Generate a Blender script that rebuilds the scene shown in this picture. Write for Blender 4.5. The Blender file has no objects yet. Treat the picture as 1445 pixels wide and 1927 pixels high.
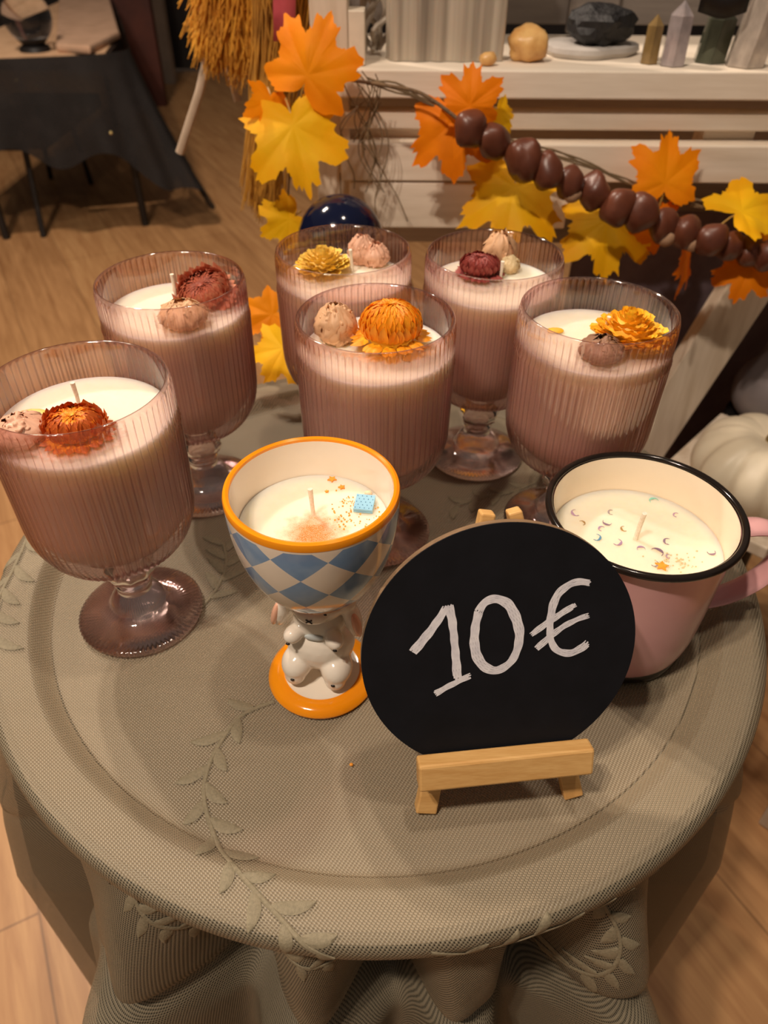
import bpy, bmesh, math, random
from mathutils import Vector, Matrix, Euler, noise
PI = math.pi
random.seed(7)
scn = bpy.context.scene
COL = scn.collection

# ------------------------------------------------------------------ camera
F_PX, PITCH, ROLL, CAM_H = 1399.13, 0.7023, 0.00676, 0.32927     # table top is z = 0
cam_d = bpy.data.cameras.new('camera')
cam = bpy.data.objects.new('camera', cam_d); COL.objects.link(cam)
cam_d.sensor_fit = 'VERTICAL'; cam_d.sensor_height = 36.0
cam_d.lens = F_PX / 1927 * 36.0
cam_d.clip_start = 0.01; cam_d.clip_end = 50
_f = Vector((0, math.cos(PITCH), -math.sin(PITCH)))
_u = Vector((0, math.sin(PITCH), math.cos(PITCH)))
_r = Vector((1, 0, 0))
R2 = _r * math.cos(ROLL) + _u * math.sin(ROLL)
U2 = -_r * math.sin(ROLL) + _u * math.cos(ROLL)
m = Matrix((R2, U2, -_f)).transposed().to_4x4(); m.translation = (0, 0, CAM_H)
cam.matrix_world = m
cam_d.dof.use_dof = True
cam_d.dof.focus_distance = 0.335
cam_d.dof.aperture_fstop = 12.0
scn.camera = cam

# ------------------------------------------------------------------ light, world, exposure
scn.view_settings.view_transform = 'Standard'
scn.view_settings.look = 'None'
scn.view_settings.exposure = 0.92
scn.view_settings.gamma = 1.0
scn.view_settings.use_curve_mapping = False
W = bpy.data.worlds.new('world'); scn.world = W; W.use_nodes = True
W.node_tree.nodes['Background'].inputs[0].default_value = (1.0, 0.84, 0.70, 1)
W.node_tree.nodes['Background'].inputs[1].default_value = 0.045
def lamp(name, loc, power, radius, color):
    d = bpy.data.lights.new(name, 'POINT'); d.energy = power; d.shadow_soft_size = radius; d.color = color
    o = bpy.data.objects.new(name, d); COL.objects.link(o); o.location = loc
    return o
WARM = (1.0, 0.825, 0.67)
lamp('ceiling_bulb', (-0.62, -0.28, 1.60), 27, 0.028, WARM)
lamp('ceiling_bulb', (-0.50, -0.32, 1.62), 22, 0.028, WARM)
lamp('overhead_fill', (0.22, 0.30, 1.75), 13, 0.035, WARM)  # added fill lamp, brightens the shelf and the cloth top
lamp('room_bulb', (-1.02, 1.30, 1.65), 31, 0.03, WARM)
lamp('room_bulb', (-0.86, 1.38, 1.65), 26, 0.03, WARM)
scn.cycles.max_bounces = 12
scn.cycles.transparent_max_bounces = 32
scn.cycles.transmission_bounces = 10
scn.cycles.glossy_bounces = 5
scn.cycles.diffuse_bounces = 4
scn.cycles.sample_clamp_indirect = 4.0
scn.cycles.use_denoising = True

# ------------------------------------------------------------------ helpers
def S(r, g, b):
    def c(v):
        v /= 255.0
        return v / 12.92 if v <= 0.04045 else ((v + 0.055) / 1.055) ** 2.4
    return (c(r), c(g), c(b), 1.0)
def ray(px, py):
    return _f + R2 * ((px - 722.5) / F_PX) + U2 * ((963.5 - py) / F_PX)
def at(px, py, y=None, z=None):
    """the point of the world plane y=... or z=... seen at a place of the photograph"""
    d = ray(px, py)
    k = (z - CAM_H) / d.z if z is not None else y / d.y
    return Vector((0, 0, CAM_H)) + d * k

class MB:
    def __init__(s): s.v = []; s.f = []; s.uv = None
    def add(s, vs, fs):
        n = len(s.v); s.v += [Vector(v) for v in vs]; s.f += [tuple(i + n for i in f) for f in fs]; return s
    def box(s, c, d, M=None):
        hx, hy, hz = d[0] / 2, d[1] / 2, d[2] / 2
        vs = [Vector((x * hx, y * hy, z * hz)) for x in (-1, 1) for y in (-1, 1) for z in (-1, 1)]
        if M is not None: vs = [M @ v for v in vs]
        vs = [v + Vector(c) for v in vs]
        return s.add(vs, [(0, 1, 3, 2), (4, 6, 7, 5), (0, 4, 5, 1), (2, 3, 7, 6), (0, 2, 6, 4), (1, 5, 7, 3)])
    def lathe(s, prof, seg=48, c=(0, 0, 0), rib=None, cap0=False, cap1=False):
        cx, cy, cz = c; vs = []; fs = []
        for k, (r, z) in enumerate(prof):
            for i in range(seg):
                a = 2 * PI * i / seg
                rr = r + (rib(k, a, r, z) if rib else 0)
                vs.append((cx + rr * math.cos(a), cy + rr * math.sin(a), cz + z))
        for k in range(len(prof) - 1):
            for i in range(seg):
                j = (i + 1) % seg
                fs.append((k * seg + i, k * seg + j, (k + 1) * seg + j, (k + 1) * seg + i))
        if cap0: fs.append(tuple(range(seg))[::-1])
        if cap1: fs.append(tuple((len(prof) - 1) * seg + i for i in range(seg)))
        return s.add(vs, fs)
    def tube(s, path, rad, seg=10, caps=True, flat=1.0):
        path = [Vector(p) for p in path]; n = len(path)
        if not hasattr(rad, '__len__'): rad = [rad] * n
        t0 = (path[1] - path[0]).normalized()
        ref = Vector((0, 0, 1)) if abs(t0.z) < 0.9 else Vector((1, 0, 0))
        nrm = t0.cross(ref).normalized(); vs = []; fs = []
        for i, p in enumerate(path):
            t = (path[min(i + 1, n - 1)] - path[max(i - 1, 0)]).normalized()
            nrm = (nrm - t * nrm.dot(t)).normalized(); b = t.cross(nrm)
            for k in range(seg):
                a = 2 * PI * k / seg
                vs.append(p + nrm * (math.cos(a) * rad[i]) + b * (math.sin(a) * rad[i] * flat))
        for i in range(n - 1):
            for k in range(seg):
                j = (k + 1) % seg
                fs.append((i * seg + k, i * seg + j, (i + 1) * seg + j, (i + 1) * seg + k))
        if caps: fs += [tuple(range(seg))[::-1], tuple((n - 1) * seg + k for k in range(seg))]
        return s.add(vs, fs)
    def ball(s, c, r, M=None, sub=3, fn=None):
        bm = bmesh.new(); bmesh.ops.create_icosphere(bm, subdivisions=sub, radius=1.0)
        r = Vector(r) if hasattr(r, '__len__') else Vector((r, r, r))
        vs = []
        for v in bm.verts:
            p = v.co.copy()
            if fn: p = p * fn(p)
            p = Vector((p.x * r.x, p.y * r.y, p.z * r.z))
            if M is not None: p = M @ p
            vs.append(p + Vector(c))
        fs = [tuple(x.index for x in f.verts) for f in bm.faces]; bm.free()
        return s.add(vs, fs)
    def grid(s, fn, nu, nv, closed_u=False):
        vs = [fn(i / (nu if closed_u else nu - 1), j / (nv - 1)) for j in range(nv) for i in range(nu)]
        fs = []
        for j in range(nv - 1):
            for i in range(nu if closed_u else nu - 1):
                k = (i + 1) % nu
                fs.append((j * nu + i, j * nu + k, (j + 1) * nu + k, (j + 1) * nu + i))
        return s.add(vs, fs)
    def xform(s, M): s.v = [M @ v for v in s.v]; return s
def obj(name, mb, mat=None, parent=None, loc=None, sharp=35, smooth=True, bevel=None):
    me = bpy.data.meshes.new(name); me.from_pydata([tuple(v) for v in mb.v], [], mb.f); me.update()
    bm = bmesh.new(); bm.from_mesh(me); bmesh.ops.recalc_face_normals(bm, faces=bm.faces); bm.to_mesh(me); bm.free()
    if smooth:
        me.polygons.foreach_set('use_smooth', [True] * len(me.polygons))
        if sharp: me.set_sharp_from_angle(angle=math.radians(sharp))
    o = bpy.data.objects.new(name, me); COL.objects.link(o)
    if mat is not None: me.materials.append(mat)
    if parent is not None: o.parent = parent
    if loc is not None: o.location = loc
    if bevel:
        b = o.modifiers.new('bevel', 'BEVEL'); b.width = bevel; b.segments = 2; b.limit_method = 'ANGLE'
    return o
def tag(o, label=None, cat=None, group=None, kind=None):
    if label: o['label'] = label
    if cat: o['category'] = cat
    if group: o['group'] = group
    if kind: o['kind'] = kind
    return o
def thing(name, loc, label, cat, group=None, rz=0):
    o = bpy.data.objects.new(name, None); COL.objects.link(o); o.location = loc; o.rotation_euler = (0, 0, rz)
    o.empty_display_size = 0.01
    return tag(o, label, cat, group)
def smoothstep(a, b, x):
    t = max(0.0, min(1.0, (x - a) / (b - a))); return t * t * (3 - 2 * t)
def catmull(pts, n=8, closed=False):
    P = [Vector(p) for p in pts]; out = []; N = len(P)
    for i in range(N if closed else N - 1):
        g = (lambda k: P[k % N]) if closed else (lambda k: P[max(0, min(N - 1, k))])
        p0, p1, p2, p3 = g(i - 1), g(i), g(i + 1), g(i + 2)
        for k in range(n):
            t = k / n
            out.append(0.5 * ((2 * p1) + (p2 - p0) * t + (2 * p0 - 5 * p1 + 4 * p2 - p3) * t * t + (3 * p1 - p0 - 3 * p2 + p3) * t ** 3))
    if not closed: out.append(P[-1])
    return out

# ------------------------------------------------------------------ materials
class NT:
    def __init__(s, name):
        s.m = bpy.data.materials.new(name); s.m.use_nodes = True; s.t = s.m.node_tree
        s.b = s.t.nodes['Principled BSDF']; s.out = s.t.nodes['Material Output']
    def n(s, ty, **kw):
        x = s.t.nodes.new(ty)
        for k, v in kw.items():
            if k.startswith('i_'): x.inputs[k[2:].replace('_', ' ')].default_value = v
            else: setattr(x, k, v)
        return x
    def l(s, a, b): s.t.links.new(a, b)
    def math(s, op, a, b=None, clamp=False):
        x = s.n('ShaderNodeMath', operation=op, use_clamp=clamp)
        for i, v in enumerate((a, b)):
            if v is None: continue
            if isinstance(v, (int, float)): x.inputs[i].default_value = v
            else: s.l(v, x.inputs[i])
        return x.outputs[0]
    def mix(s, fac, a, b, blend='MIX'):
        x = s.n('ShaderNodeMix', data_type='RGBA', blend_type=blend)
        for i, v in ((0, fac), (6, a), (7, b)):
            if isinstance(v, (int, float, tuple)): x.inputs[i].default_value = v
            else: s.l(v, x.inputs[i])
        return x.outputs[2]
    def ramp(s, fac, *stops):
        x = s.n('ShaderNodeValToRGB'); r = x.color_ramp
        while len(r.elements) < len(stops): r.elements.new(0.5)
        for e, (p, c) in zip(r.elements, stops): e.position = p; e.color = c
        s.l(fac, x.inputs[0]); return x.outputs[0]
    def coord(s, kind='Object', scale=(1, 1, 1)):
        tc = s.n('ShaderNodeTexCoord'); mp = s.n('ShaderNodeMapping'); mp.inputs['Scale'].default_value = scale
        s.l(tc.outputs[kind], mp.inputs[0]); return mp.outputs[0]
    def noise(s, vec, scale, detail=4, rough=0.55, dist=0):
        x = s.n('ShaderNodeTexNoise'); x.inputs['Scale'].default_value = scale; x.inputs['Detail'].default_value = detail
        x.inputs['Roughness'].default_value = rough; x.inputs['Distortion'].default_value = dist
        s.l(vec, x.inputs['Vector']); return x.outputs['Fac']
    def bump(s, h, strength=0.3, dist=0.001):
        x = s.n('ShaderNodeBump'); x.inputs['Strength'].default_value = strength; x.inputs['Distance'].default_value = dist
        s.l(h, x.inputs['Height']); s.l(x.outputs[0], s.b.inputs['Normal']); return x
    def set(s, **kw):
        for k, v in kw.items(): s.b.inputs[k.replace('_', ' ')].default_value = v
        return s
def pbr(name, c1, c2=None, scale=40, rough=0.5, bump=0.0, bdist=0.0005, stretch=(1, 1, 1), **kw):
    t = NT(name); v = t.coord('Object', stretch)
    f = t.noise(v, scale)
    c2 = c2 or tuple(x * 0.85 for x in c1[:3]) + (1,)
    t.l(t.ramp(f, (0.35, c1), (0.68, c2)), t.b.inputs['Base Color'])
    t.set(Roughness=rough, **kw)
    if bump: t.bump(f, bump, bdist)
    return t.m
def wood(name, c1, c2, axis=0, scale=9, rough=0.55, bump=0.15, knots=0.0):
    t = NT(name); st = [1, 1, 1]; st[axis] = 0.09
    v = t.coord('Object', tuple(st))
    a = t.noise(v, scale * 3, 6, 0.6, 0.6); b = t.noise(v, scale * 22, 3, 0.5)
    f = t.math('ADD', t.math('MULTIPLY', a, 0.7), t.math('MULTIPLY', b, 0.3))
    t.l(t.ramp(f, (0.36, c1), (0.62, c2)), t.b.inputs['Base Color'])
    t.set(Roughness=rough); t.bump(f, bump, 0.0008)
    return t.m

# ------------------------------------------------------------------ room
FLOOR_Z = -0.62
def mat_floor():
    t = NT('floor boards')
    v = t.coord('Object', (1, 1, 1))
    br = t.n('ShaderNodeTexBrick'); br.inputs['Scale'].default_value = 1.0
    br.inputs['Brick Width'].default_value = 1.3; br.inputs['Row Height'].default_value = 0.19
    br.inputs['Mortar Size'].default_value = 0.0016; br.offset = 0.4
    br.inputs['Color1'].default_value = (0.25, 0.25, 0.25, 1); br.inputs['Color2'].default_value = (0.8, 0.8, 0.8, 1); br.inputs['Mortar'].default_value = (0, 0, 0, 1)
    rot = t.n('ShaderNodeMapping'); rot.inputs['Rotation'].default_value = (0, 0, math.radians(62)); t.l(v, rot.inputs[0]); t.l(rot.outputs[0], br.inputs['Vector'])
    st = t.n('ShaderNodeMapping'); st.inputs['Scale'].default_value = (0.7, 9, 1); t.l(rot.outputs[0], st.inputs[0])
    g = t.noise(st.outputs[0], 5, 6, 0.62, 0.5)
    c = t.ramp(g, (0.3, S(214, 164, 112)), (0.7, S(172, 122, 78)))
    c = t.mix(0.12, c, br.outputs['Color'], 'OVERLAY')
    c = t.mix(t.math('MULTIPLY', br.outputs['Fac'], 0.35), c, S(70, 45, 28))
    t.l(c, t.b.inputs['Base Color']); t.set(Roughness=0.42); t.bump(g, 0.08, 0.001)
    return t.m
fl = obj('floor', MB().box((0, 2.0, FLOOR_Z - 0.02), (7, 7.6, 0.04)), mat_floor(), smooth=False); fl['kind'] = 'structure'
m_wall = pbr('dark plaster', S(46, 40, 38), S(34, 30, 29), 6, 0.9)
for nm, c, d in (('wall_back', (0, 5.6, 0.65), (7, 0.1, 2.5)), ('wall_left', (-3.45, 2.0, 0.65), (0.1, 7.2, 2.5)), ('wall_right', (3.45, 2.0, 0.65), (0.1, 7.2, 2.5))):
    o = obj(nm, MB().box(c, d), m_wall, smooth=False); o['kind'] = 'structure'
m_post = pbr('pale post paint', S(176, 164, 152), S(160, 150, 140), 12, 0.6)
p0 = at(318, 156, z=FLOOR_Z)
o = obj('trim_1', MB().box((p0.x, p0.y, FLOOR_Z + 1.1), (0.085, 0.07, 2.2)), m_post, smooth=False); o['kind'] = 'structure'
o = obj('trim_2', MB().box((p0.x - 0.16, p0.y + 0.12, FLOOR_Z + 1.1), (0.06, 0.07, 2.2)), pbr('grey post paint', S(96, 90, 86)), smooth=False); o['kind'] = 'structure'

# ------------------------------------------------------------------ round tray table and cloth
TC = Vector((-0.0042, 0.3412, 0))
RO, RI, RIMZ = 0.2300, 0.2075, 0.009
m_tray = wood('pale tray wood', S(255, 234, 200), S(250, 224, 186), 0, 6, 0.6)
m_trayin = wood('tray bed wood', S(250, 228, 196), S(236, 212, 178), 0, 6, 0.6)
tbl = thing('tray_table', (TC.x, TC.y, FLOOR_Z), 'small round raised-rim tray table hidden under the sheer sage cloth', 'table')
H = -FLOOR_Z
prof = [(0.0, H - 0.0022), (0.194, H - 0.0022)]
obj('tray_bed', MB().lathe([(0.0, H - 0.016), (0.196, H - 0.016), (0.196, H - 0.0022), (0.0, H - 0.0022)], 96), m_trayin, tbl)
obj('rim', MB().lathe([(0.197, H - 0.016), (0.197, H - 0.0022), (RI - 0.001, H + RIMZ - 0.0016), (RO - 0.008, H + RIMZ - 0.0016), (RO - 0.004, H + RIMZ - 0.005), (RO - 0.006, H + RIMZ - 0.009), (RO - 0.034, H - 0.016), (0.19, H - 0.016), (0.19, H - 0.0032)], 128), m_tray, tbl)
m_black = pbr('black paint', S(30, 27, 26), S(22, 20, 20), 30, 0.5)
m_drum = pbr('skirt shade charcoal', S(44, 44, 42), S(34, 34, 33), 20, 0.8)
obj('shade_drum', MB().lathe([(0.0, 0.001), (0.155, 0.001), (0.158, 0.006), (0.158, H - 0.018), (0.0, H - 0.018)], 72), m_drum, tbl)  # dark drum added unseen inside, so the sheer skirt looks shaded

# folds of the hanging cloth: (azimuth, width, depth)
RIDGES = [(-156, 8, .012), (-121, 8, .022), (-98, 7, .012), (-77, 7, .013), (-58, 8, .026), (-22, 9, .008), (8, 9, .012), (38, 10, .02), (70, 9, .02), (100, 10, .02), (133, 9, .02), (165, 9, .02)]
CAVES = [(-143, 7, .040), (-109, 5, .034), (-88, 5, .030), (-68, 4.5, .034), (-40, 10, .058), (-7, 6, .030), (23, 7, .03), (54, 8, .03), (85, 7, .03), (117, 8, .03), (150, 8, .03), (178, 6, .03)]
def fold(phi):
    d = math.degrees(phi); v = 0
    for arr, sg in ((RIDGES, 1), (CAVES, -1)):
        for a, w, dep in arr:
            x = (d - a + 180) % 360 - 180
            v += sg * dep * math.exp(-(x / w) ** 2)
    return v
CORN = 0.006
S_EDGE = RO - CORN            # cloth length at which it starts to bend over the rim
def cloth(x, y):
    """point of the cloth over flat cloth coordinates (metres from its centre)"""
    s = math.hypot(x, y); phi = math.atan2(y, x)
    if s < S_EDGE:
        z = RIMZ * smoothstep(0.1945, RI, s)
        if s < 0.19:
            k = smoothstep(0.19, 0.15, s) * smoothstep(0.0, 0.06, s)
            z -= 0.0007 * k * (0.5 + 0.5 * math.sin(5 * phi + 26 * x + 3 * noise.noise(Vector((x * 14, y * 14, 1)))))
            z -= 0.0004 * smoothstep(0.19, 0.17, s) * (0.5 + 0.5 * math.sin(60 * x - 34 * y))
        return Vector((TC.x + x, TC.y + y, z))
    d = s - S_EDGE
    q = CORN * PI / 2
    if d < q:
        a = d / CORN; r = S_EDGE + CORN * math.sin(a); z = RIMZ - CORN * (1 - math.cos(a))
        f = 0
    else:
        h = d - q
        fo = fold(phi)
        amp = smoothstep(0.0, 0.11, h) * (1.0 + 0.8 * max(0, h - 0.11))
        front = math.exp(-((math.degrees(phi) + 92) / 42) ** 4)      # drawn in under the front rim, shaped to put the skirt in shade
        r = RO + 0.16 * min(h, .2) + fo * amp * 1.25 - front * (0.024 * smoothstep(0, 0.035, h) + 0.012 * smoothstep(0.03, 0.13, h)) - (1 - front) * .006 * smoothstep(0, .03, h)
        r = max(r, .166 + .25 * max(0, r - .13))
        # gathered seam with a fuller flounce below it
        wsm = math.exp(-((math.degrees(phi) + 92) / 50) ** 4)
        seam = 0.118 + 0.006 * math.sin(3 * phi + 1)
        r -= wsm * 0.010 * math.exp(-((h - seam) / 0.007) ** 2)
        if h > seam:
            e = wsm * smoothstep(0, 0.03, h - seam)
            r += 0.016 * e + 0.011 * e * math.sin(26 * phi + 2 * math.sin(5 * phi)) 
        else:
            r += 0.0025 * smoothstep(seam - 0.05, seam, h) * math.sin(44 * phi)
        r += 0.0018 * smoothstep(0, 0.05, h) * math.sin(31 * phi + 3 * math.sin(4 * phi))
        z = RIMZ - CORN - h * 0.985
    return Vector((TC.x + r * math.cos(phi), TC.y + r * math.sin(phi), z))
def cloth_n(x, y):
    e = 0.0008
    a = cloth(x + e, y) - cloth(x - e, y); b = cloth(x, y + e) - cloth(x, y - e)
    return a.cross(b).normalized()
def mat_cloth():
    t = NT('sage woven voile')
    uv = t.n('ShaderNodeUVMap'); sep = t.n('ShaderNodeSeparateXYZ'); t.l(uv.outputs[0], sep.inputs[0])
    per = 0.00185
    k = 2 * PI / per
    u = t.math('MULTIPLY', t.math('ADD', sep.outputs[0], t.math('MULTIPLY', sep.outputs[1], 0.35)), k)
    v = t.math('MULTIPLY', sep.outputs[1], k * 0.95)
    su = t.math('SINE', u); sv = t.math('SINE', v)
    w = t.math('MULTIPLY', su, sv)                         # checker of over and under threads
    w01 = t.math('ADD', t.math('MULTIPLY', w, 0.5), 0.5)
    big = t.noise(uv.outputs[0], 22, 4, 0.6)
    base = t.mix(w01, S(90, 85, 71), S(174, 160, 134))
    base = t.mix(t.math('MULTIPLY', big, 0.35), base, S(94, 92, 79))
    t.l(base, t.b.inputs['Base Color'])
    t.set(Roughness=0.40, Specular_IOR_Level=0.4)
    t.bump(w01, 0.55, 0.0005)
    hole = t.n('ShaderNodeMapRange'); hole.interpolation_type = 'SMOOTHSTEP'
    hole.inputs[1].default_value = 0.045; hole.inputs[2].default_value = 0.34; hole.inputs[3].default_value = 0.05; hole.inputs[4].default_value = 0.80
    t.l(w01, hole.inputs[0]); t.l(hole.outputs[0], t.b.inputs['Alpha'])
    return t.m
def build_cloth():
    svals = [0.0]
    for a, b, n in ((0.004, 0.19, 40), (0.1935, RI + 0.001, 12), (0.212, S_EDGE, 6), (S_EDGE + 0.001, S_EDGE + CORN * PI / 2, 7), (S_EDGE + 0.013, S_EDGE + 0.50, 150)):
        svals += [a + (b - a) * i / (n - 1) for i in range(n)]
    svals = sorted(set(svals)); NA = 540
    vs = [cloth(0, 0)]; flat = [(0, 0)]; fs = []
    for s_ in svals[1:]:
        for i in range(NA):
            a = 2 * PI * i / NA; x, y = s_ * math.cos(a), s_ * math.sin(a)
            vs.append(cloth(x, y)); flat.append((x, y))
    for i in range(NA): fs.append((0, 1 + i, 1 + (i + 1) % NA))
    for k in range(len(svals) - 2):
        o0, o1 = 1 + k * NA, 1 + (k + 1) * NA
        for i in range(NA):
            j = (i + 1) % NA; fs.append((o0 + i, o1 + i, o1 + j, o0 + j))
    me = bpy.data.meshes.new('tablecloth'); me.from_pydata([tuple(v) for v in vs], [], fs); me.update()
    uvl = me.uv_layers.new(name='UVMap')
    for lp in me.loops: uvl.data[lp.index].uv = flat[lp.vertex_index]
    me.polygons.foreach_set('use_smooth', [True] * len(me.polygons))
    me.materials.append(mat_cloth())
    o = bpy.data.objects.new('tablecloth', me); COL.objects.link(o)
    return tag(o, 'sage green sheer woven tablecloth with leafy vines, draped over the round tray table', 'tablecloth')
tc = build_cloth()
skirt_shade = MB()  # dark inner layer added to darken the hanging skirt like shade
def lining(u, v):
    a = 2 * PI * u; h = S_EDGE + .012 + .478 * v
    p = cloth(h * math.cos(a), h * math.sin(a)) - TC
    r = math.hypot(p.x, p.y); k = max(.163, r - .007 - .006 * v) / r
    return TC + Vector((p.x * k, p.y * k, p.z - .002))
skirt_shade.grid(lining, 420, 90, True)
lo_ = obj('lining', skirt_shade, pbr('added skirt shade', S(36, 41, 38), S(28, 32, 30), 30, .85), tc, sharp=None); lo_['label'] = 'added dark grey-green layer standing in for shade behind the sheer skirt'
m_emb = pbr('sage embroidery thread', S(146, 135, 110), S(128, 119, 96), 900, 0.7, 0.6, 0.0004)
def vine(path, leaf_len=0.016, step=0.011, width=0.0011, side0=1, leaf_w=0.0029):
    """stem and leaves stitched on the cloth; path in flat cloth coordinates"""
    mb = MB()
    def lift(p, h): return cloth(p[0], p[1]) + cloth_n(p[0], p[1]) * h
    P = catmull([(p[0], p[1], 0) for p in path], 10)
    def strip(cl, ws):
        n = len(cl); vs = []
        for i, p in enumerate(cl):
            t = (cl[min(i + 1, n - 1)] - cl[max(i - 1, 0)]).normalized(); nn = Vector((-t.y, t.x, 0))
            for k, hh in ((-1, 0.0002), (-0.5, 0.0006), (0.5, 0.0006), (1, 0.0002)):
                vs.append(lift(p + nn * (ws[i] * k), hh))
        mb.add(vs, [(4 * i + k, 4 * i + k + 1, 4 * i + k + 5, 4 * i + k + 4) for i in range(n - 1) for k in range(3)])
    strip(P, [width] * len(P))
    acc = 0; side = side0
    for i in range(1, len(P) - 1):
        acc += (P[i] - P[i - 1]).length
        if acc > step:
            acc = 0; side = -side
            t = (P[i + 1] - P[i - 1]).normalized(); nn = Vector((-t.y, t.x, 0)) * side
            L = leaf_len * random.uniform(0.75, 1.15); d = (t * 0.75 + nn * 0.8).normalized(); c2 = Vector((-d.y, d.x, 0)) * side
            cl = [P[i] + d * (.0012 + L * q / 9) + c2 * (-0.1 * L * math.sin(PI * q / 9)) for q in range(10)]
            strip(cl, [max(0.0003, leaf_w * math.sin(PI * min(1, (q + 0.6) / 9.6)) ** 0.7) for q in range(10)])
    return mb
def fl(px, py, z=0.0):
    p = at(px, py, z=z) - TC; return (p.x, p.y)
def polar(deg, s): return (s * math.cos(math.radians(deg)), s * math.sin(math.radians(deg)))
vines = [
    vine([fl(515, 1318), fl(455, 1345), fl(412, 1400), fl(388, 1455), fl(385, 1510), fl(408, 1585), fl(440, 1640), fl(485, 1692, .002), fl(530, 1735, .006), fl(575, 1780, .009), fl(625, 1815, .009)], 0.017, 0.0085),
    vine([polar(-124, .262), polar(-120, .252), polar(-114, .250), polar(-108, .256), polar(-103, .272), polar(-96, .285), polar(-88, .29)], 0.012, 0.007),
    vine([polar(-122, .250), polar(-119, .275), polar(-114, .30), polar(-110, .32), polar(-106, .345)], 0.012, 0.005),
    vine([fl(380, 1140), fl(408, 1105), fl(425, 1060), fl(420, 1020)], 0.016, 0.006),
    vine([polar(175, .225), polar(184, .222), polar(192, .225), polar(199, .224)], 0.018, 0.009, side0=-1),
    vine([polar(-84, .232), polar(-78, .240), polar(-72, .236), polar(-66, .243), polar(-58, .25)], 0.012, 0.006),
    vine([polar(-62, .26), polar(-60, .29), polar(-62, .32), polar(-66, .345)], 0.013, 0.005),
    vine([fl(1010, 905), fl(960, 925), fl(910, 935), fl(860, 950)], 0.015, 0.007),
]
for mb in vines:
    o = obj('embroidered_vine', mb, m_emb, tc); o['label'] = 'raised leafy vine embroidery'

# ------------------------------------------------------------------ goblet candles
def mat_glass(name='mauve ribbed glass', tint=(1.0, 0.93, 0.932), refr=0.22, solid=False):
    t = NT(name); t.t.nodes.remove(t.b)
    tr = t.n('ShaderNodeBsdfTransparent'); tr.inputs[0].default_value = tint + (1,)
    rf = t.n('ShaderNodeBsdfRefraction'); rf.inputs['Color'].default_value = tint + (1,); rf.inputs['IOR'].default_value = 1.42; rf.inputs['Roughness'].default_value = 0.02
    gl = t.n('ShaderNodeBsdfGlossy'); gl.inputs['Roughness'].default_value = 0.07; gl.inputs['Color'].default_value = (1, 0.97, 0.95, 1)
    fr = t.n('ShaderNodeFresnel'); fr.inputs[0].default_value = 1.42; ge = t.n('ShaderNodeNewGeometry')
    if not solid: t.l(t.math('ADD', 1.42, t.math('MULTIPLY', ge.outputs['Backfacing'], 1 / 1.42 - 1.42)), fr.inputs[0])   # a thin wall: same reflection from both sides
    lw = t.n('ShaderNodeLayerWeight'); lw.inputs[0].default_value = 0.38
    dark = t.mix(lw.outputs['Facing'], tint + (1,), (tint[0] * .62, tint[1] * .40, tint[2] * .43, 1))   # longer way through the coloured glass
    t.l(dark, tr.inputs[0])
    a = t.n('ShaderNodeMixShader'); a.inputs[0].default_value = refr; t.l(tr.outputs[0], a.inputs[1]); t.l(rf.outputs[0], a.inputs[2])
    b = t.n('ShaderNodeMixShader'); t.l(t.math('ADD', t.math('MULTIPLY', fr.outputs[0], 1.5), 0.02, True), b.inputs[0]); t.l(a.outputs[0], b.inputs[1]); t.l(gl.outputs[0], b.inputs[2])
    t.l(b.outputs[0], t.out.inputs[0]); return t.m
m_glass = mat_glass()
m_stem = mat_glass('mauve solid glass', (0.95, 0.85, 0.84), 0.6, True)
def mat_wax(name, c=S(255, 239, 214), stain=None):
    t = NT(name); v = t.coord('Object'); n = t.noise(v, 160, 4)
    base = t.ramp(n, (0.3, c), (0.8, tuple(x * 0.95 for x in c[:3]) + (1,)))
    if stain:
        (sx, sy, r0, r1, col) = stain
        sub = t.n('ShaderNodeVectorMath', operation='SUBTRACT'); t.l(v, sub.inputs[0]); sub.inputs[1].default_value = (sx, sy, 0)
        mul = t.n('ShaderNodeVectorMath', operation='MULTIPLY'); t.l(sub.outputs[0], mul.inputs[0]); mul.inputs[1].default_value = (1, 1, 0)
        ln = t.n('ShaderNodeVectorMath', operation='LENGTH'); t.l(mul.outputs[0], ln.inputs[0])
        big = t.noise(v, 220, 3); fine = t.noise(v, 1900, 2)
        d = t.math('ADD', ln.outputs['Value'], t.math('MULTIPLY', t.math('SUBTRACT', big, 0.5), r1 * 0.9))
        mr = t.n('ShaderNodeMapRange'); mr.inputs[1].default_value = r0; mr.inputs[2].default_value = r1; mr.inputs[3].default_value = 1; mr.inputs[4].default_value = 0
        t.l(d, mr.inputs[0])
        g = t.math('MULTIPLY', mr.outputs[0], t.math('ADD', 0.72, t.math('MULTIPLY', t.math('GREATER_THAN', fine, 0.5), 0.28)), True)
        base = t.mix(g, base, col)
    t.l(base, t.b.inputs['Base Color'])
    t.set(Roughness=0.55, Subsurface_Weight=0.9, Subsurface_Scale=0.012)
    t.b.inputs['Subsurface Radius'].default_value = (1.0, 0.88, 0.74)
    t.bump(n, 0.08, 0.0004)
    return t.m
m_wax = mat_wax('cream wax')
m_wick = pbr('cotton wick', S(250, 242, 224), S(232, 220, 198), 700, 0.8, 0.5)
RG, HG = 0.0425, 0.1539
NR = 68
def rib(amp):
    def f(k, a, r, z):
        w = smoothstep(HG - 0.001, HG - 0.005, z) * smoothstep(0.049, 0.062, z)
        return amp * w * (abs(math.sin(NR * a / 2)) ** 0.9 - 0.5)
    return f
bowl_prof = [(0.0405, HG - 0.0012), (0.0411, HG - 0.0002), (0.0418, HG), (0.0424, HG - 0.0006), (0.0426, HG - 0.002), (0.0424, HG - 0.004)]
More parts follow.
